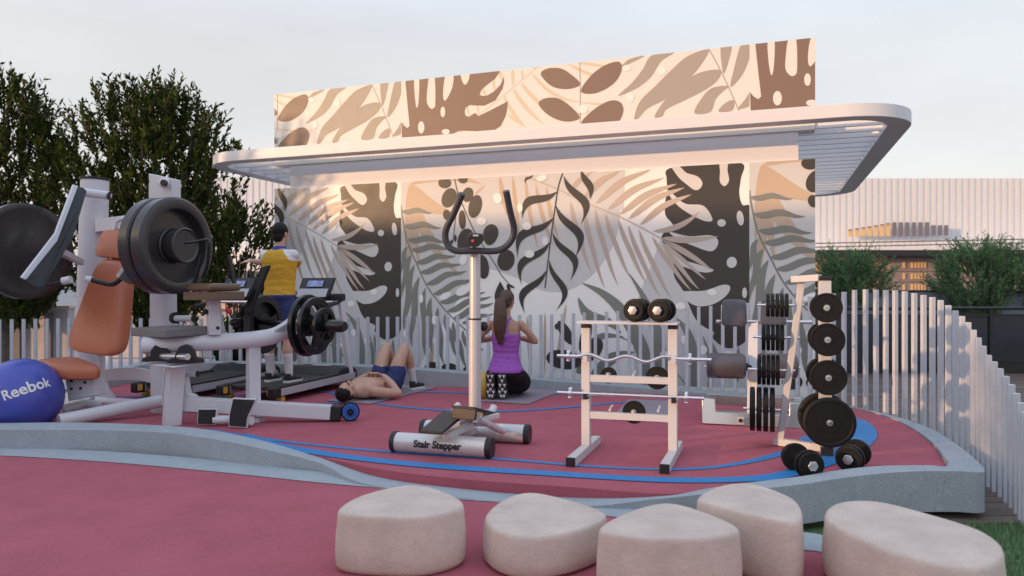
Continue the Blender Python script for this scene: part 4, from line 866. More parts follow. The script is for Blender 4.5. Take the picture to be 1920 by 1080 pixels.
for x, y, z, wt in pgs:
    r = (x-CX)/F; s_ = (ua.x-r*ua.y)/(r*WL.y-WL.x); c = ua+WL*s_; c.z = CH-(y-CY)/F*c.y
    part('peg', MB().tube([c+WN*.02, c+WN*.13+ZUP*.02], .009, 10), RW, rk)
    if wt: c2 = c+WN*.065; c2.z -= .005; plate({1138:'smallest black plate on the rack, on the upper cross bar', 1230:'larger black plate on the upper cross bar of the rack', 1186:'black plate on the lower cross bar of the rack'}[x], {1138:.06,1230:.084,1186:.084}[x], .028, c2, WN, 'rubber', None, gr_)
def star_collar(par, c, ax):
    m_ = MB().lathe([(.014,-.014),(.026,-.012),(.026,.012),(.014,.014)], c, ax, 12)
    x = ax.cross(ZUP).normalized(); y = x.cross(ax)
    for k in range(6):
        a = pi/3*k; m_.box(c+(x*cos(a)+y*sin(a))*.032, (.014,.02,.022), (x*-sin(a)+y*cos(a), ax, x*cos(a)+y*sin(a)))
    part('star_collar', m_, CHROME, par, bevel=.002)
hz_ = .72; e0, e1 = ua-WN*.075+ZUP*hz_, ub-WN*.075+ZUP*hz_; dd_ = (e1-e0).normalized()
ez = thing('curl_bar', 'wavy chrome curl bar resting on the upper rack hooks', 'barbell', e0)
L_ = (e1-e0).length; pts = [e0-dd_*.2]+[e0+dd_*(L_*t)+ZUP*h for t,h in ((-.06,0),(.0,.014),(.1,.012),(.24,-.022),(.33,-.02),(.45,.008),(.55,.006),(.68,-.024),(.77,-.02),(.9,.014),(1.0,.010),(1.08,0))]+[e1+dd_*.27]
part('bar', MB().tube(cr(pts,5), .0125, 14), CHROME, ez); star_collar(ez, e0-dd_*.115, dd_); star_collar(ez, e1+dd_*.125, dd_)
hz_ = .45; e0, e1 = ua-WN*.075+ZUP*hz_, ub-WN*.075+ZUP*hz_
sb = thing('straight_bar', 'straight chrome barbell bar resting on the lower rack hooks', 'barbell', e0)
part('bar', MB().tube([e0-dd_*.2, e1+dd_*.22], .0115, 14), CHROME, sb); star_collar(sb, e0-dd_*.1, dd_); star_collar(sb, e1+dd_*.1, dd_)
for t in (.27,.72): part('knurled_grip', MB().tube([e0+dd_*L_*(t-.07), e0+dd_*L_*(t+.07)], .0135, 14), STEEL, sb)
def dumbbell(label, c, ax, R, n_pl, group, half=.17):
    c = Vector(c); ax = Vector(ax).normalized(); t = thing('dumbbell', label, 'dumbbell', c-ZUP*R, group)
    part('handle', MB().tube([c-ax*half, c+ax*half], .014, 14), CHROME, t)
    for s_ in (-1,1):
        for k in range(n_pl):
            rr = R*(1-.10*k); h0 = half-.035-.034*(n_pl-1-k)
            part('plate', MB().lathe([(.014,-.014),(rr*.86,-.014),(rr*.97,-.013),(rr,-.008),(rr,.008),(rr*.97,.013),(rr*.86,.014),(rr*.82,.010),(rr*.45,.010),(rr*.42,.014),(.014,.014)], c+ax*s_*h0, ax*s_, 36), RUBBER, t)
        sp_ = part('spin_lock', MB().lathe([(.014,-.01),(.034,-.008),(.034,.008),(.014,.01)], c+ax*s_*(half-.008), ax*s_, 6), STEEL, t, bevel=.003)
    return t
gdu = 'adjustable dumbbells'
for x, lb in ((1192,'black dumbbell on the rack shelf, next to the shelf middle'),(1238,'black dumbbell on the rack shelf, by the post end')):
    r = (x-CX)/F; o_ = ua-WN*.09; s_ = (o_.x-r*o_.y)/(r*WL.y-WL.x); dumbbell(lb, o_+WL*s_+WN*.09+ZUP*(.977+.083), WN+WL*.12, .083, 2, gdu, .14)

# ---- machine with grey pads -------------------------------------------------------
C = thing('padded_leg_machine', 'white leg machine with charcoal roller pads and U-shaped base behind the plate tree', 'gym machine', U(1412,795,6.6))
dC = 6.75
def Q(x, y, d=dC): return U(x, y, d)
part('base_front', MB().prism([Q(1316,746,6.55),Q(1340,748,6.55),Q(1342,772,6.55),Q(1480,779,6.4),Q(1480,755,6.4),Q(1504,757,6.35),Q(1503,804,6.35),Q(1316,794,6.55)], WN*.12), STEEL, C, bevel=.005)
part('base_rear', MB().prism([Q(1326,738,7.2),Q(1402,744,7.1),Q(1402,762,7.1),Q(1326,757,7.2)], WN*.08), STEEL, C, bevel=.004)
part('base_rear', MB().prism([Q(1420,744,7.05),Q(1502,746,6.95),Q(1502,765,6.95),Q(1420,762,7.05)], WN*.08), STEEL, C, bevel=.004)
for x in (1327, 1496): part('base_side', MB().bar(Q(x,770,6.62), Q(x+3,752,7.1), .09, .09), STEEL, C, bevel=.004)
pz = part('bolt_plate', MB().prism([Q(1382,781,6.44),Q(1395,782,6.44),Q(1395,796,6.44),Q(1382,795,6.44)], -WN*.004), WHITE, C)
part('bolt', MB().lathe([(.017,0),(.017,.008)], Q(1388.5,788.5,6.43), -WN, 14), PLASTIC, pz)
part('post', MB().bar(Q(1410,778,6.62), Q(1413,603,6.8), .085, .085, WN), WHITE, C, bevel=.006)
part('pad_axle', MB().tube([Q(1343,603,6.8),Q(1522,604,6.72)], .018, 14), STEEL, C)
part('axle_sleeve', MB().tube([Q(1382,688,6.72),Q(1424,688,6.7)], .035, 16), PLASTIC, C)
part('roller_axle', MB().tube([Q(1320,688,6.78),Q(1500,690,6.62)], .014, 12), STEEL, C)
part('pivot_bracket', MB().prism([Q(1401,690,6.6),Q(1420,690,6.6),Q(1417,716,6.6),Q(1404,716,6.6)], WN*.1), STEEL, C, bevel=.005)
for a_, b_, dd in ((1352,1401,6.72),(1425,1475,6.66)):
    part('square_pad', quadpad([Q(a_,612,dd),Q(b_,613,dd),Q(b_-2,562,dd+.06),Q(a_+2,561,dd+.06)], WN*.09+ZUP*0, 6), PADGREY, C)
for a_, b_ in ((1325,1398),(1421,1495)):
    pa, pb = Q(a_,685,6.74), Q(b_,687,6.66); d_ = (pb-pa).normalized(); Lr = (pb-pa).length
    part('roller_pad', MB().lathe([(.02,0),(.09,0),(.108,.012),(.115,.03),(.115,Lr-.03),(.108,Lr-.012),(.09,Lr),(.02,Lr)], pa, d_, 32), PADGREY, C)

# ---- plate tree -------------------------------------------------------------------
tr = thing('plate_tree', 'white A-frame plate tree loaded with black plates, beside the curb', 'plate tree', G(1553,855))
tb_, tt_ = Vector((2.325,5.42,0)), U(1546,522,5.42)
PA = (Vector((.97,-.24,0)), Vector((.24,.97,0)), ZUP)
post(tb_+ZUP*.04, tt_, .082, RW, 'front_post', .004, tr, PA)
part('top_cap', MB().box(tt_+ZUP*.0, (.09,.09,.035), PA), PLASTIC, tr, bevel=.004)
lb_, lt_ = G(1462,836), U(1503,528,5.62)
part('slanted_post', MB().bar(lb_+ZUP*.03, lt_, .05, .05, WN), RW, tr, bevel=.004)
part('top_bar', MB().bar(U(1486,524,5.62), tt_-WL*.03+ZUP*.005, .05, .05), RW, tr, bevel=.004)
part('top_bar_cap', MB().bar(U(1485,524,5.62), U(1487,524,5.62), .053, .053), PLASTIC, tr)
part('base_bar', MB().bar(lb_-(tb_-lb_).normalized()*.04+ZUP*.032, tb_+ZUP*.032, .055, .055), RW, tr, bevel=.004)
part('front_foot', MB().bar(tb_-WN*.13+ZUP*.033, tb_+WN*.25+ZUP*.033, .08, .062), RW, tr, bevel=.004)
part('foot_cap', MB().bar(tb_-WN*.15+ZUP*.033, tb_-WN*.125+ZUP*.033, .084, .066), PLASTIC, tr, bevel=.004)
gt1, gt2 = 'plates racked on the outer side of the plate tree', 'plates stacked on the inner pegs of the plate tree'
for i, (x, y, rp) in enumerate(((1550,577,28),(1551.5,637,31),(1553,708,33),(1555,792,47))):
    c = U(x, y, 5.26); R_ = rp/F*5.24; nm = ('topmost','second from the top','third from the top','lowest and widest')[i]
    back = Vector((2.325,5.42,c.z)); ax_ = (c-back); ax_.z = 0; ax_.normalize()
    part('peg', MB().tube([back, c+ax_*.045], .011, 12), CHROME, tr)
    part('peg', MB().tube([back, back-ax_*.22], .011, 12), CHROME, tr)
    plate('black plate facing outward on the plate tree, '+nm, R_, .035, c, ax_, 'rubber', None, gt1)
    for k in range(2): plate('black plate on the rear peg of the plate tree, '+nm+(' and inner' if k == 0 else ' and outer'), R_, .035, back-ax_*(.075+.042*k), ax_, 'rubber', None, gt1)
for i, (x, y, hpx, n_) in enumerate(((1464.5,572,22,5),(1456,632,25,5),(1448,693,28,5),(1435,767,41,4))):
    z = U(x,y,5.7).z; f_ = (z-.03)/(lt_.z-.03); base_ = lb_.lerp(lt_, f_); base_.z = z
    R_ = hpx/F*5.72; nm = ('top','second','third','bottom')[i]
    part('peg', MB().tube([base_+WL*.04, base_-WL*.30], .010, 12), CHROME, tr)
    for k in range(n_): plate('black plate in the %s inner row of the plate tree, %s from the frame' % (nm, ('first','second','third','fourth','fifth')[k]), R_, .028 if i < 3 else .036, base_-WL*(.085+(.034 if i < 3 else .049)*k), WL, 'rubber', None, gt2)
dumbbell('black dumbbell on the floor at the curb, in front of the plate tree', G(1520,900)+Vector((.0,.14,.092)), WN*.9-WL*.35, .092, 2, gdu, .17)
dumbbell('black dumbbell on the floor at the curb, farther along toward the platform tip', G(1606,890)+Vector((.05,.15,.092)), WN*.8+WL*.25, .092, 2, gdu, .17)

# ---- yellow ball by the woman -------------------------------------------------------
yb = G(909,748); m = MB().ell(yb+ZUP*.15, (.10,.10,.15), n=32)
solid('medicine_ball', m, mat('yellow_vinyl', (.55,.36,.05), .45, nscale=30, namt=.12, bump=.15), 'yellow ball standing beside the kneeling woman behind the stepper column', 'ball', loc=yb)

# ---- foreground stools ---------------------------------------------------------------
STONE = mat('beige_terracotta_stone', (.60,.49,.425), .85, nscale=5, namt=.13, bump=.3, bscale=60, speck=.12)
def stool(label, out_px, ztop, grow=.05):
    P_ = [G(x, y, ztop) for x, y in out_px]; P_ = cr(P_, 8, True); c = sum(P_, Vector())/len(P_)
    zb_ = LZ; H_ = ztop-zb_
    def ring(f, z): return [Vector((c.x+(p.x-c.x)*f, c.y+(p.y-c.y)*f, z)) for p in P_]
    rs = [ring(.93,zb_+.001), ring(.985,zb_+.012), ring(1.02,zb_+H_*.12), ring(1.03,zb_+H_*.35), ring(1.02,zb_+H_*.6), ring(1.0,zb_+H_*.82), ring(.995,ztop-.02), ring(.98,ztop-.007), ring(.958,ztop-.001), ring(.9,ztop+.001), ring(.5,ztop+.003), ring(.15,ztop+.003)]
    m_ = MB().loft(rs)
    return solid('stone_stool', m_, STONE, label, 'stool', 'pebble-shaped stone stools on the lower court', (c.x,c.y,zb_), sharp=80)
stool('pebble stool with a rounded triangular top, standing apart at the court border', [(632,958),(680,927),(775,908),(850,928),(868,950),(800,968),(700,968)], .20)
stool('lowest pebble stool with broad teardrop top', [(908,970),(940,938),(995,922),(1080,940),(1138,964),(1095,990),(1010,1006),(940,998)], .125)
stool('pebble stool with domed triangular top between the lowest and the tall stool', [(1122,990),(1180,958),(1252,942),(1330,962),(1388,992),(1330,1008),(1240,1010),(1170,1005)], .20)
stool('tall pebble stool nearest the curved concrete curb', [(1306,934),(1350,910),(1410,906),(1480,930),(1504,955),(1495,978),(1440,972),(1350,950)], .215)
stool('largest pebble stool with long slanting top next to the grass', [(1549,972),(1566,942),(1640,938),(1740,962),(1840,994),(1884,1030),(1850,1062),(1760,1058),(1640,1022)], .20)
# ------------------------------------------------------------------ people
def blob(name, mb, mats, parent, voxel=.008, it=5, disp=None, thr=None):
    me = bpy.data.meshes.new('tmp'); me.from_pydata([tuple(v) for v in mb.v], [], mb.f)
    b = bmesh.new(); b.from_mesh(me); bmesh.ops.recalc_face_normals(b, faces=b.faces); b.to_mesh(me); b.free()
    o = bpy.data.objects.new('tmp', me); COL.objects.link(o)
    r = o.modifiers.new('r', 'REMESH'); r.mode = 'VOXEL'; r.voxel_size = voxel
    s = o.modifiers.new('s', 'SMOOTH'); s.factor = .5; s.iterations = it
    dg = bpy.context.evaluated_depsgraph_get(); ev = bpy.data.meshes.new_from_object(o.evaluated_get(dg)); bpy.data.objects.remove(o)
    if disp:
        for v, n in zip(ev.vertices, [v.normal.copy() for v in ev.vertices]): v.co = v.co+n*disp(v.co)
    if thr:
        for p in ev.polygons: p.material_index = thr(p.center)
    loc = LOC[parent.name]; ev.transform(Matrix.Translation(-loc)); ev.shade_smooth(); ev.name = name
    return link(name, ev, mats, parent)
def limb(mb, pts, rs, n=14, seg=5):
    P_ = cr(pts, seg); R_ = []
    for i in range(len(P_)):
        f = i/seg; k = min(int(f), len(rs)-2); t = f-k; R_.append(rs[k]+(rs[k+1]-rs[k])*t)
    mb.tube(P_, R_, n); mb.ell(P_[0], (R_[0],)*3, n=12); mb.ell(P_[-1], (R_[-1],)*3, n=12); return mb
def torso(mb, secs, inflate=0., n=24):      # secs: (centre, lateral unit, forward unit, half width, half depth)
    rings = []
    for c, x, y, hw, hd in secs:
        r = []
        for k in range(n):
            t = 2*pi*k/n; cx = math.copysign(abs(cos(t))**.85, cos(t)); sy = math.copysign(abs(sin(t))**.85, sin(t))
            r.append(c+x*(hw+inflate)*cx+y*(hd+inflate)*sy)
        rings.append(r)
    return mb.loft(rings)
def hand(mb, w, d, nrm, lat, curl=.5, s=1.):        # w wrist, d finger direction, nrm palm normal, lat toward thumb
    d, nrm, lat = d.normalized(), nrm.normalized(), lat.normalized()
    mb.ell(w+d*.05*s, (.043*s,.052*s,.017*s), (lat,d,nrm), 12)
    for k, (o_, L) in enumerate(((.030,.068),(.010,.078),(-.011,.072),(-.030,.055))):
        b = w+d*.088*s+lat*o_*s; m1 = b+(d*cos(curl*.6)+nrm*sin(curl*.6))*L*.5*s; e = m1+(d*cos(curl*1.7)+nrm*sin(curl*1.7))*L*.5*s
        mb.tube([b-d*.02,b,m1,e], [.0095*s,.0095*s,.009*s,.0075*s], 8); mb.ell(e, (.0078*s,)*3, n=8)
    b = w+d*.03*s+lat*.035*s; m1 = b+(d*.6+lat*.7+nrm*.3).normalized()*.04*s; e = m1+(d*.9+lat*.1+nrm*.5).normalized()*.032*s
    mb.tube([b-lat*.015,b,m1,e], [.013*s,.012*s,.0105*s,.0085*s], 8); mb.ell(e, (.0088*s,)*3, n=8)
def head(mb, c, up, fw, rt, s=1.):
    mb.ell(c+up*.022*s-fw*.008*s, (.076*s,.096*s,.098*s), (rt,fw,up), 20)
    mb.ell(c-up*.045*s+fw*.030*s, (.058*s,.062*s,.068*s), (rt,fw,up), 16)          # jaw
    mb.ell(c-up*.088*s+fw*.055*s, (.028*s,.026*s,.024*s), (rt,fw,up), 12)          # chin
    mb.tube([c+up*.012*s+fw*.083*s, c-up*.018*s+fw*.103*s, c-up*.030*s+fw*.108*s, c-up*.036*s+fw*.088*s], [.010*s,.013*s,.017*s,.012*s], 8)   # nose
    mb.tube([c-up*.06*s+fw*.088*s-rt*.022*s, c-up*.058*s+fw*.097*s, c-up*.06*s+fw*.088*s+rt*.022*s], [.006*s,.011*s,.006*s], 8)             # lips
    mb.tube([c+up*.028*s+fw*.078*s-rt*.045*s, c+up*.03*s+fw*.093*s, c+up*.028*s+fw*.078*s+rt*.045*s], .010*s, 8)
    for q in (-1,1):
        mb.ell(c+rt*q*.078*s-fw*.008*s-up*.01*s, (.010*s,.020*s,.031*s), (rt,fw,up), 10)
        mb.ell(c+rt*q*.043*s+fw*.060*s-up*.018*s, (.024*s,.022*s,.022*s), (rt,fw,up), 10)
def face_parts(par, c, up, fw, rt, skin, s=1.):
    DK = mat('brow_hair', (.03,.02,.015), .7)
    for q in (-1,1):
        part('eye', MB().ell(c+rt*q*.032*s+fw*.083*s+up*.004*s, (.013*s,.008*s,.007*s), (rt,fw,up), 10), mat('eyelid', (.32,.19,.15), .5), par)
        part('eyebrow', MB().tube([c+rt*q*.016*s+fw*.098*s+up*.028*s, c+rt*q*.034*s+fw*.094*s+up*.034*s, c+rt*q*.052*s+fw*.080*s+up*.028*s], [.004,.0055,.003], 8), DK, par)
    part('lips', MB().ell(c-up*.059*s+fw*.101*s, (.022*s,.006*s,.008*s), (rt,fw,up), 10), mat('lip_skin', (.40,.17,.14), .5), par)
def shoe(par, heel, toe, up, rt, upper, sole, name='shoe', w=.043, treads=None):
    heel, toe = Vector(heel), Vector(toe); d = (toe-heel); L = d.length; d.normalize()
    m = MB(); m.ell(heel+d*.05+up*.05, (w*.85,.055,.05), (rt,d,up), 14); m.ell(heel+d*L*.72+up*.036, (w*1.02,L*.30,.034), (rt,d,up), 14); m.ell(heel+d*L*.42+up*.05, (w*.85,L*.3,.04), (rt,d,up), 14)
    m.tube([heel+d*.045+up*.05, heel+d*.04+up*.105], [.042,.040], 12)
    o = blob(name, m, upper, par, .008, 3)
    prof = [(-.0,.0),(.02,.72),(.1,.9),(.3,.82),(.5,.78),(.72,1.05),(.88,.95),(1.0,.45)]; a = [heel+d*L*t+rt*w*h for t,h in prof]; b = [heel+d*L*t-rt*w*h for t,h in prof]
    so_ = part('sole', MB().prism(cr(a+b[::-1], 3, True), up*.026), sole, o, bevel=.004)
    if treads:
        for t, h in ((.1,.35),(.1,-.35),(.28,0),(.45,.4),(.45,-.4),(.62,0),(.72,.5),(.72,-.5),(.88,.25),(.88,-.25)):
            p = heel+d*L*t+rt*w*h*1.1-up*.0035; part('tread', MB().prism([p+d*.026, p+rt*.018-d*.011, p-rt*.018-d*.011], up*.004), treads, so_)
    return o
SKIN = mat('skin', (.50,.30,.22), .5, nscale=14, namt=.07, bump=.04, bscale=120); SKIN2 = mat('skin_tanned', (.42,.24,.17), .5, nscale=14, namt=.07, bump=.04, bscale=120)
HAIR = mat('black_hair', (.010,.008,.008), .5, spec=.2, nscale=90, namt=.4, bump=.5, bscale=140, stretch=(1,1,.25)); HAIRB = mat('brown_hair', (.075,.04,.025), .42, nscale=60, namt=.5, bump=.6, bscale=90, stretch=(3,3,.25))
NAVY = mat('navy_cloth', (.015,.028,.12), .75, nscale=50, namt=.15, bump=.2, bscale=30); SOCK = mat('white_sock', (.62,.62,.64), .85, nscale=90, namt=.06, bump=.3)
SHB = mat('shoe_black', (.02,.02,.022), .55, nscale=60, namt=.2); SHW = mat('shoe_white', (.66,.66,.66), .5); 
def wrinkle(amp, fx=9, fz=26):
    return lambda p: amp*(mnoise.noise(Vector((p.x*fx+p.z*8, p.y*fx, p.z*fz)))+.5*mnoise.noise(p*38))
# ---- standing man
base_ = Vector((-2.615,8.22,.172)); f, r = WN, WL
def M(x, y, z): return base_+r*x+f*y+ZUP*z
man = thing('person', 'person in yellow and white shirt and blue shorts standing on the treadmill, seen from behind', 'person', base_)
secs = [(M(0,0,.84),r,f,.09,.08),(M(0,0,.89),r,f,.155,.11),(M(0,-.01,.96),r,f,.168,.118),(M(0,.0,1.06),r,f,.165,.105),(M(0,.005,1.15),r,f,.170,.105),(M(0,.0,1.28),r,f,.190,.116),(M(0,-.005,1.38),r,f,.205,.113),(M(0,-.008,1.445),r,f,.185,.092),(M(0,-.008,1.485),r,f,.12,.07),(M(0,0,1.51),r,f,.058,.055)]
body = MB(); torso(body, secs); limb(body, [M(0,-.005,1.46),M(0,.005,1.53),M(0,.012,1.60)], [.062,.056,.054])
hc = M(0,.02,1.672); head(body, hc, ZUP, f, r)
armL = [M(-.19,-.005,1.43),M(-.235,.11,1.385),M(-.27,.21,1.352),M(-.40,.19,1.362),M(-.50,.16,1.372)]
armR = [M(.17,.0,1.43),M(.13,.13,1.37),M(.05,.24,1.33),M(-.04,.27,1.34),M(-.12,.26,1.352)]
for a in (armL, armR): limb(body, a[:3], [.056,.050,.042]); limb(body, a[2:], [.043,.041,.028])
hand(body, armL[-1], -r*1+ZUP*.02, -ZUP*.6-f*.4, f*.8+ZUP*.4, .5); hand(body, armR[-1], -r, -f, ZUP, .4)
for s_ in (-1,1):
    xo = .10+(.0 if s_ < 0 else .01)
    limb(body, [M(s_*.09,0,.88),M(s_*.105,.0,.70),M(s_*.115,.01,.50)], [.092,.078,.058]); limb(body, [M(s_*.115,.01,.50),M(s_*.12,-.022,.36),M(s_*.125,-.005,.2),M(s_*.125,0,.09)], [.056,.057,.042,.036])
blob('body', body, SKIN, man, .0085, 4)
ha = MB(); ha.ell(hc+ZUP*.032-f*.016, (.085,.102,.098), (r,f,ZUP), 20); ha.ell(hc-ZUP*.035-f*.055, (.07,.052,.07), (r,f,ZUP), 16); blob('hair', ha, HAIR, man, .007, 3, lambda p: .003*mnoise.noise(p*60))
YELS = mat('yellow_shirt', (.60,.34,.025), .8, nscale=60, namt=.1, bump=.25, bscale=25); WSH = mat('white_shirt', (.66,.66,.69), .8, nscale=60, namt=.06, bump=.2, bscale=25); BSH = mat('blue_collar', (.02,.05,.30), .7)
sh = MB(); torso(sh, [(M(0,0,.975),r,f,.172,.125)]+secs[3:9], .014); 
for a in (armL, armR): limb(sh, [a[0], a[1], a[1].lerp(a[2],.55)], [.068,.062,.058])
def shirt_mat(p):
    q = p-base_; x, z = q.dot(r), q.z
    if z < .985: return 1
    lim = .09+max(0,(1.50-z))*.75
    return 1 if (abs(x) > lim and z > 1.36) else 0
blob('shirt', sh, [YELS, WSH], man, .0095, 4, wrinkle(.006), shirt_mat)
co = MB(); co.loft([[M(0,-.0,z)+r*rx*cos(2*pi*k/24)+f*ry*sin(2*pi*k/24) for k in range(24)] for z, rx, ry in ((1.445,.135,.088),(1.475,.105,.082),(1.51,.079,.073),(1.528,.072,.069))]); blob('collar', co, BSH, man, .008, 3)
st = MB(); torso(st, secs[0:3]+[(M(0,0,1.0),r,f,.158,.107)], .016)
for s_ in (-1,1): limb(st, [M(s_*.09,0,.88),M(s_*.108,0,.70),M(s_*.115,.005,.58)], [.108,.108,.106])
blob('shorts', st, NAVY, man, .0095, 4, wrinkle(.006,7,12))
for s_ in (-1,1):
    sk = MB(); limb(sk, [M(s_*.122,-.02,.31),M(s_*.125,-.005,.2),M(s_*.125,0,.09)], [.058,.047,.043]); blob('sock', sk, SOCK, man, .008, 3)
    shoe(man, M(s_*.125,-.07,.0), M(s_*.145,.20,.0), ZUP, r, SHB, SHW)
# ---- lying man
rx = Vector((LY.y,-LY.x,0)); zb0 = .0135
def Lp(a, x, z): return LH+LY*a+rx*x+ZUP*(z+zb0)
lm = thing('person', 'shirtless person in navy shorts lying on a mat with knees raised', 'person', Lp(.5,0,0))
lsec = [(Lp(.82,0,.085),rx,ZUP,.09,.075),(Lp(.76,0,.095),rx,ZUP,.158,.095),(Lp(.68,0,.10),rx,ZUP,.168,.10),(Lp(.57,0,.098),rx,ZUP,.150,.095),(Lp(.47,0,.108),rx,ZUP,.158,.105),(Lp(.36,0,.115),rx,ZUP,.178,.115),(Lp(.27,0,.108),rx,ZUP,.185,.105),(Lp(.205,0,.098),rx,ZUP,.155,.085),(Lp(.165,0,.095),rx,ZUP,.085,.065),(Lp(.14,0,.095),rx,ZUP,.058,.056)]
lb = MB(); torso(lb, lsec); limb(lb, [Lp(.19,0,.095),Lp(.12,0,.1),Lp(.06,0,.105)], [.062,.056,.054])
lhc = Lp(-.012,.0,.116); hup = (-LY+ZUP*.05).normalized(); hfw = (ZUP+LY*.05+rx*.12).normalized(); hrt = hfw.cross(hup); head(lb, lhc, hup, hfw, hrt)
for s_ in (-1,1):
    el = Lp(.46,s_*.35,.055); wr = Lp(.545,s_*.105,.225)
    limb(lb, [Lp(.245,s_*.185,.092),Lp(.36,s_*.28,.068),el], [.06,.053,.044]); limb(lb, [el, el.lerp(wr,.5)+ZUP*.012, wr], [.045,.044,.029])
    hand(lb, wr, (-rx*s_*.75-LY*.3+ZUP*.25), (-ZUP*.8-rx*s_*.3), -LY*.8+ZUP*.5, .7)
    kn = Lp(.945,s_*.125,.515)
    limb(lb, [Lp(.75,s_*.092,.105),Lp(.83,s_*.115,.33),kn], [.095,.082,.060]); limb(lb, [kn, Lp(1.035,s_*.13,.37), Lp(1.10,s_*.13,.20), Lp(1.14,s_*.13,.085)], [.057,.060,.043,.037])
blob('body', lb, SKIN, lm, .0085, 4); face_parts(lm, lhc, hup, hfw, hrt, SKIN)
ha = MB(); ha.ell(lhc+hup*.045-hfw*.022, (.082,.09,.088), (hrt,hfw,hup), 20); ha.ell(lhc-hup*.02-hfw*.058, (.072,.045,.08), (hrt,hfw,hup), 16); blob('hair', ha, HAIR, lm, .007, 3, lambda p: .003*mnoise.noise(p*60))
ls = MB(); torso(ls, lsec[0:3]+[(Lp(.63,0,.1),rx,ZUP,.157,.098)], .014)
for s_ in (-1,1): limb(ls, [Lp(.75,s_*.095,.115),Lp(.785,s_*.11,.19),Lp(.81,s_*.115,.25)], [.112,.109,.106])
blob('shorts', ls, NAVY, lm, .0095, 4, wrinkle(.006,8,10))
for s_ in (-1,1):
    sk = MB(); limb(sk, [Lp(1.075,s_*.13,.275),Lp(1.11,s_*.13,.18),Lp(1.14,s_*.13,.085)], [.053,.046,.042]); blob('sock', sk, SOCK, lm, .008, 3)
    shoe(lm, Lp(1.075,s_*.13,0), Lp(1.345,s_*.15,0), ZUP, rx, SHB, SHW)
# ---- kneeling woman
wf = Vector((.12,.993,0)).normalized(); wr_ = Vector((wf.y,-wf.x,0)); wb = WM+ZUP*.0135
def Wp(x, y, z): return wb+wr_*x+wf*y+ZUP*z
wo = thing('person', 'person in purple tank top and black leggings kneeling, long brown ponytail', 'person', Wp(0,.2,0))
wsec = [(Wp(0,.15,.20),wr_,wf,.11,.09),(Wp(0,.13,.25),wr_,wf,.198,.135),(Wp(0,.13,.32),wr_,wf,.188,.128),(Wp(0,.15,.40),wr_,wf,.155,.10),(Wp(0,.165,.49),wr_,wf,.132,.085),(Wp(0,.165,.58),wr_,wf,.142,.092),(Wp(0,.16,.68),wr_,wf,.155,.10),(Wp(0,.155,.77),wr_,wf,.158,.092),(Wp(0,.155,.83),wr_,wf,.145,.072),(Wp(0,.16,.868),wr_,wf,.08,.055),(Wp(0,.165,.895),wr_,wf,.048,.047)]
wbd = MB(); torso(wbd, wsec); limb(wbd, [Wp(0,.16,.86),Wp(.005,.168,.93),Wp(.01,.18,.99)], [.05,.045,.044])
whc = Wp(.012,.195,1.075); wup = ZUP; wfw = (wf*.94+wr_*.34).normalized(); wrt = Vector((wfw.y,-wfw.x,0)); head(wbd, whc, wup, wfw, wrt, .94)
for s_ in (-1,1):
    el = Wp(s_*.325,.20,.625); wrs = Wp(s_*.09,.40,.66)
    limb(wbd, [Wp(s_*.165,.155,.815),Wp(s_*.245,.165,.73),el], [.047,.041,.035]); limb(wbd, [el, el.lerp(wrs,.5), wrs], [.036,.034,.023]); hand(wbd, wrs, -wr_*s_*.4+wf*.3+ZUP*.7, -wr_*s_, -wf, .2, .9)
blob('body', wbd, SKIN2, wo, .008, 4)
tk = MB(); torso(tk, [(Wp(0,.13,.285),wr_,wf,.186,.135)]+wsec[2:7]+[(Wp(0,.165,.715),wr_,wf,.146,.10)], .010)
for s_ in (-1,1): limb(tk, [Wp(0,.075,.69),Wp(s_*.008,.082,.77),Wp(s_*.03,.10,.84),Wp(s_*.055,.15,.88)], [.05,.026,.02,.018], 10)
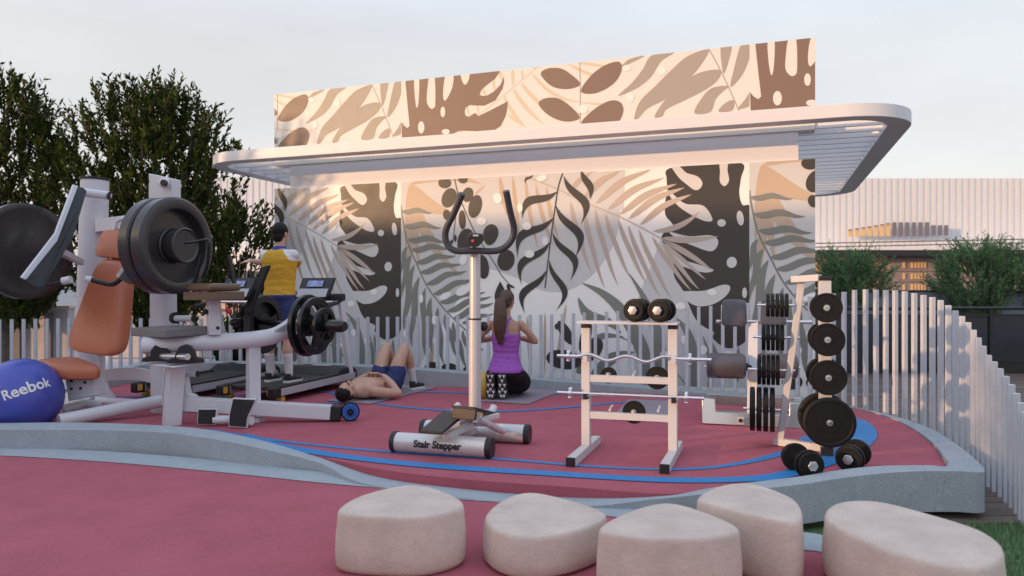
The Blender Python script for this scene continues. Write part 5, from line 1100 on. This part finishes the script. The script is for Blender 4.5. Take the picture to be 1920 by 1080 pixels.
blob('tank_top', tk, mat('purple_cloth', (.30,.085,.42), .75, nscale=50, namt=.12, bump=.25, bscale=28), wo, .0085, 4, wrinkle(.006,5,34))
lg = MB(); torso(lg, wsec[0:3]+[(Wp(0,.14,.36),wr_,wf,.165,.11)], .006)
for s_, kx, fx in ((-1,-.13,-.135),(1,.135,-.015)):
    kn = Wp(kx,.56,.085); an = Wp(fx,.085,.185)
    limb(lg, [Wp(s_*.10,.14,.235),Wp((s_*.10+kx)/2+s_*.03,.33,.16),kn], [.128,.118,.078]); limb(lg, [kn, Wp((kx+fx)/2+s_*.035,.32,.085), an], [.066,.070,.042])
lg.ell(Wp(.01,.19,.19), (.205,.16,.17), (wr_,wf,ZUP), 18)
blob('leggings', lg, mat('black_leggings', (.010,.006,.009), .7, spec=.2, nscale=50, namt=.2), wo, .009, 5)
for fx in (-.150,-.020):
    shoe(wo, Wp(fx,-.035,.29), Wp(fx+.008,-.012,.012), wf, wr_, mat('shoe_grey', (.20,.2,.21), .6), SHB, w=.055, treads=SHW)
hr = MB(); hr.ell(whc+ZUP*.03-wfw*.016, (.082,.098,.096), (wrt,wfw,ZUP), 20); hr.ell(whc-ZUP*.02-wfw*.05, (.068,.05,.07), (wrt,wfw,ZUP), 16); hr.ell(whc+ZUP*.02-wfw*.095, (.035,.035,.035), n=12)
hp = whc+ZUP*.02-wfw*.10
pt = cr([hp, hp-wfw*.05-ZUP*.03-wr_*.01, Wp(-.045,.02,.92), Wp(-.052,.015,.78), Wp(-.05,.03,.68), Wp(-.045,.045,.60)],5); 
def prof(i): t = i/(len(pt)-1); return .03+.042*sin(pi*min(t*1.12,1))**.8 if t < .9 else .03*(1.05-t)*8+.006
for k in range(7):
    a = 2*pi*k/7; hr.tube([p+(wr_*cos(a)*1.0+wf*sin(a)*.45)*prof(i)*.6 for i, p in enumerate(pt)], [prof(i)*.45 for i in range(len(pt))], 10)
blob('hair', hr, HAIRB, wo, .0075, 2, lambda p: .004*mnoise.noise(Vector((p.x*70,p.y*70,p.z*6))))
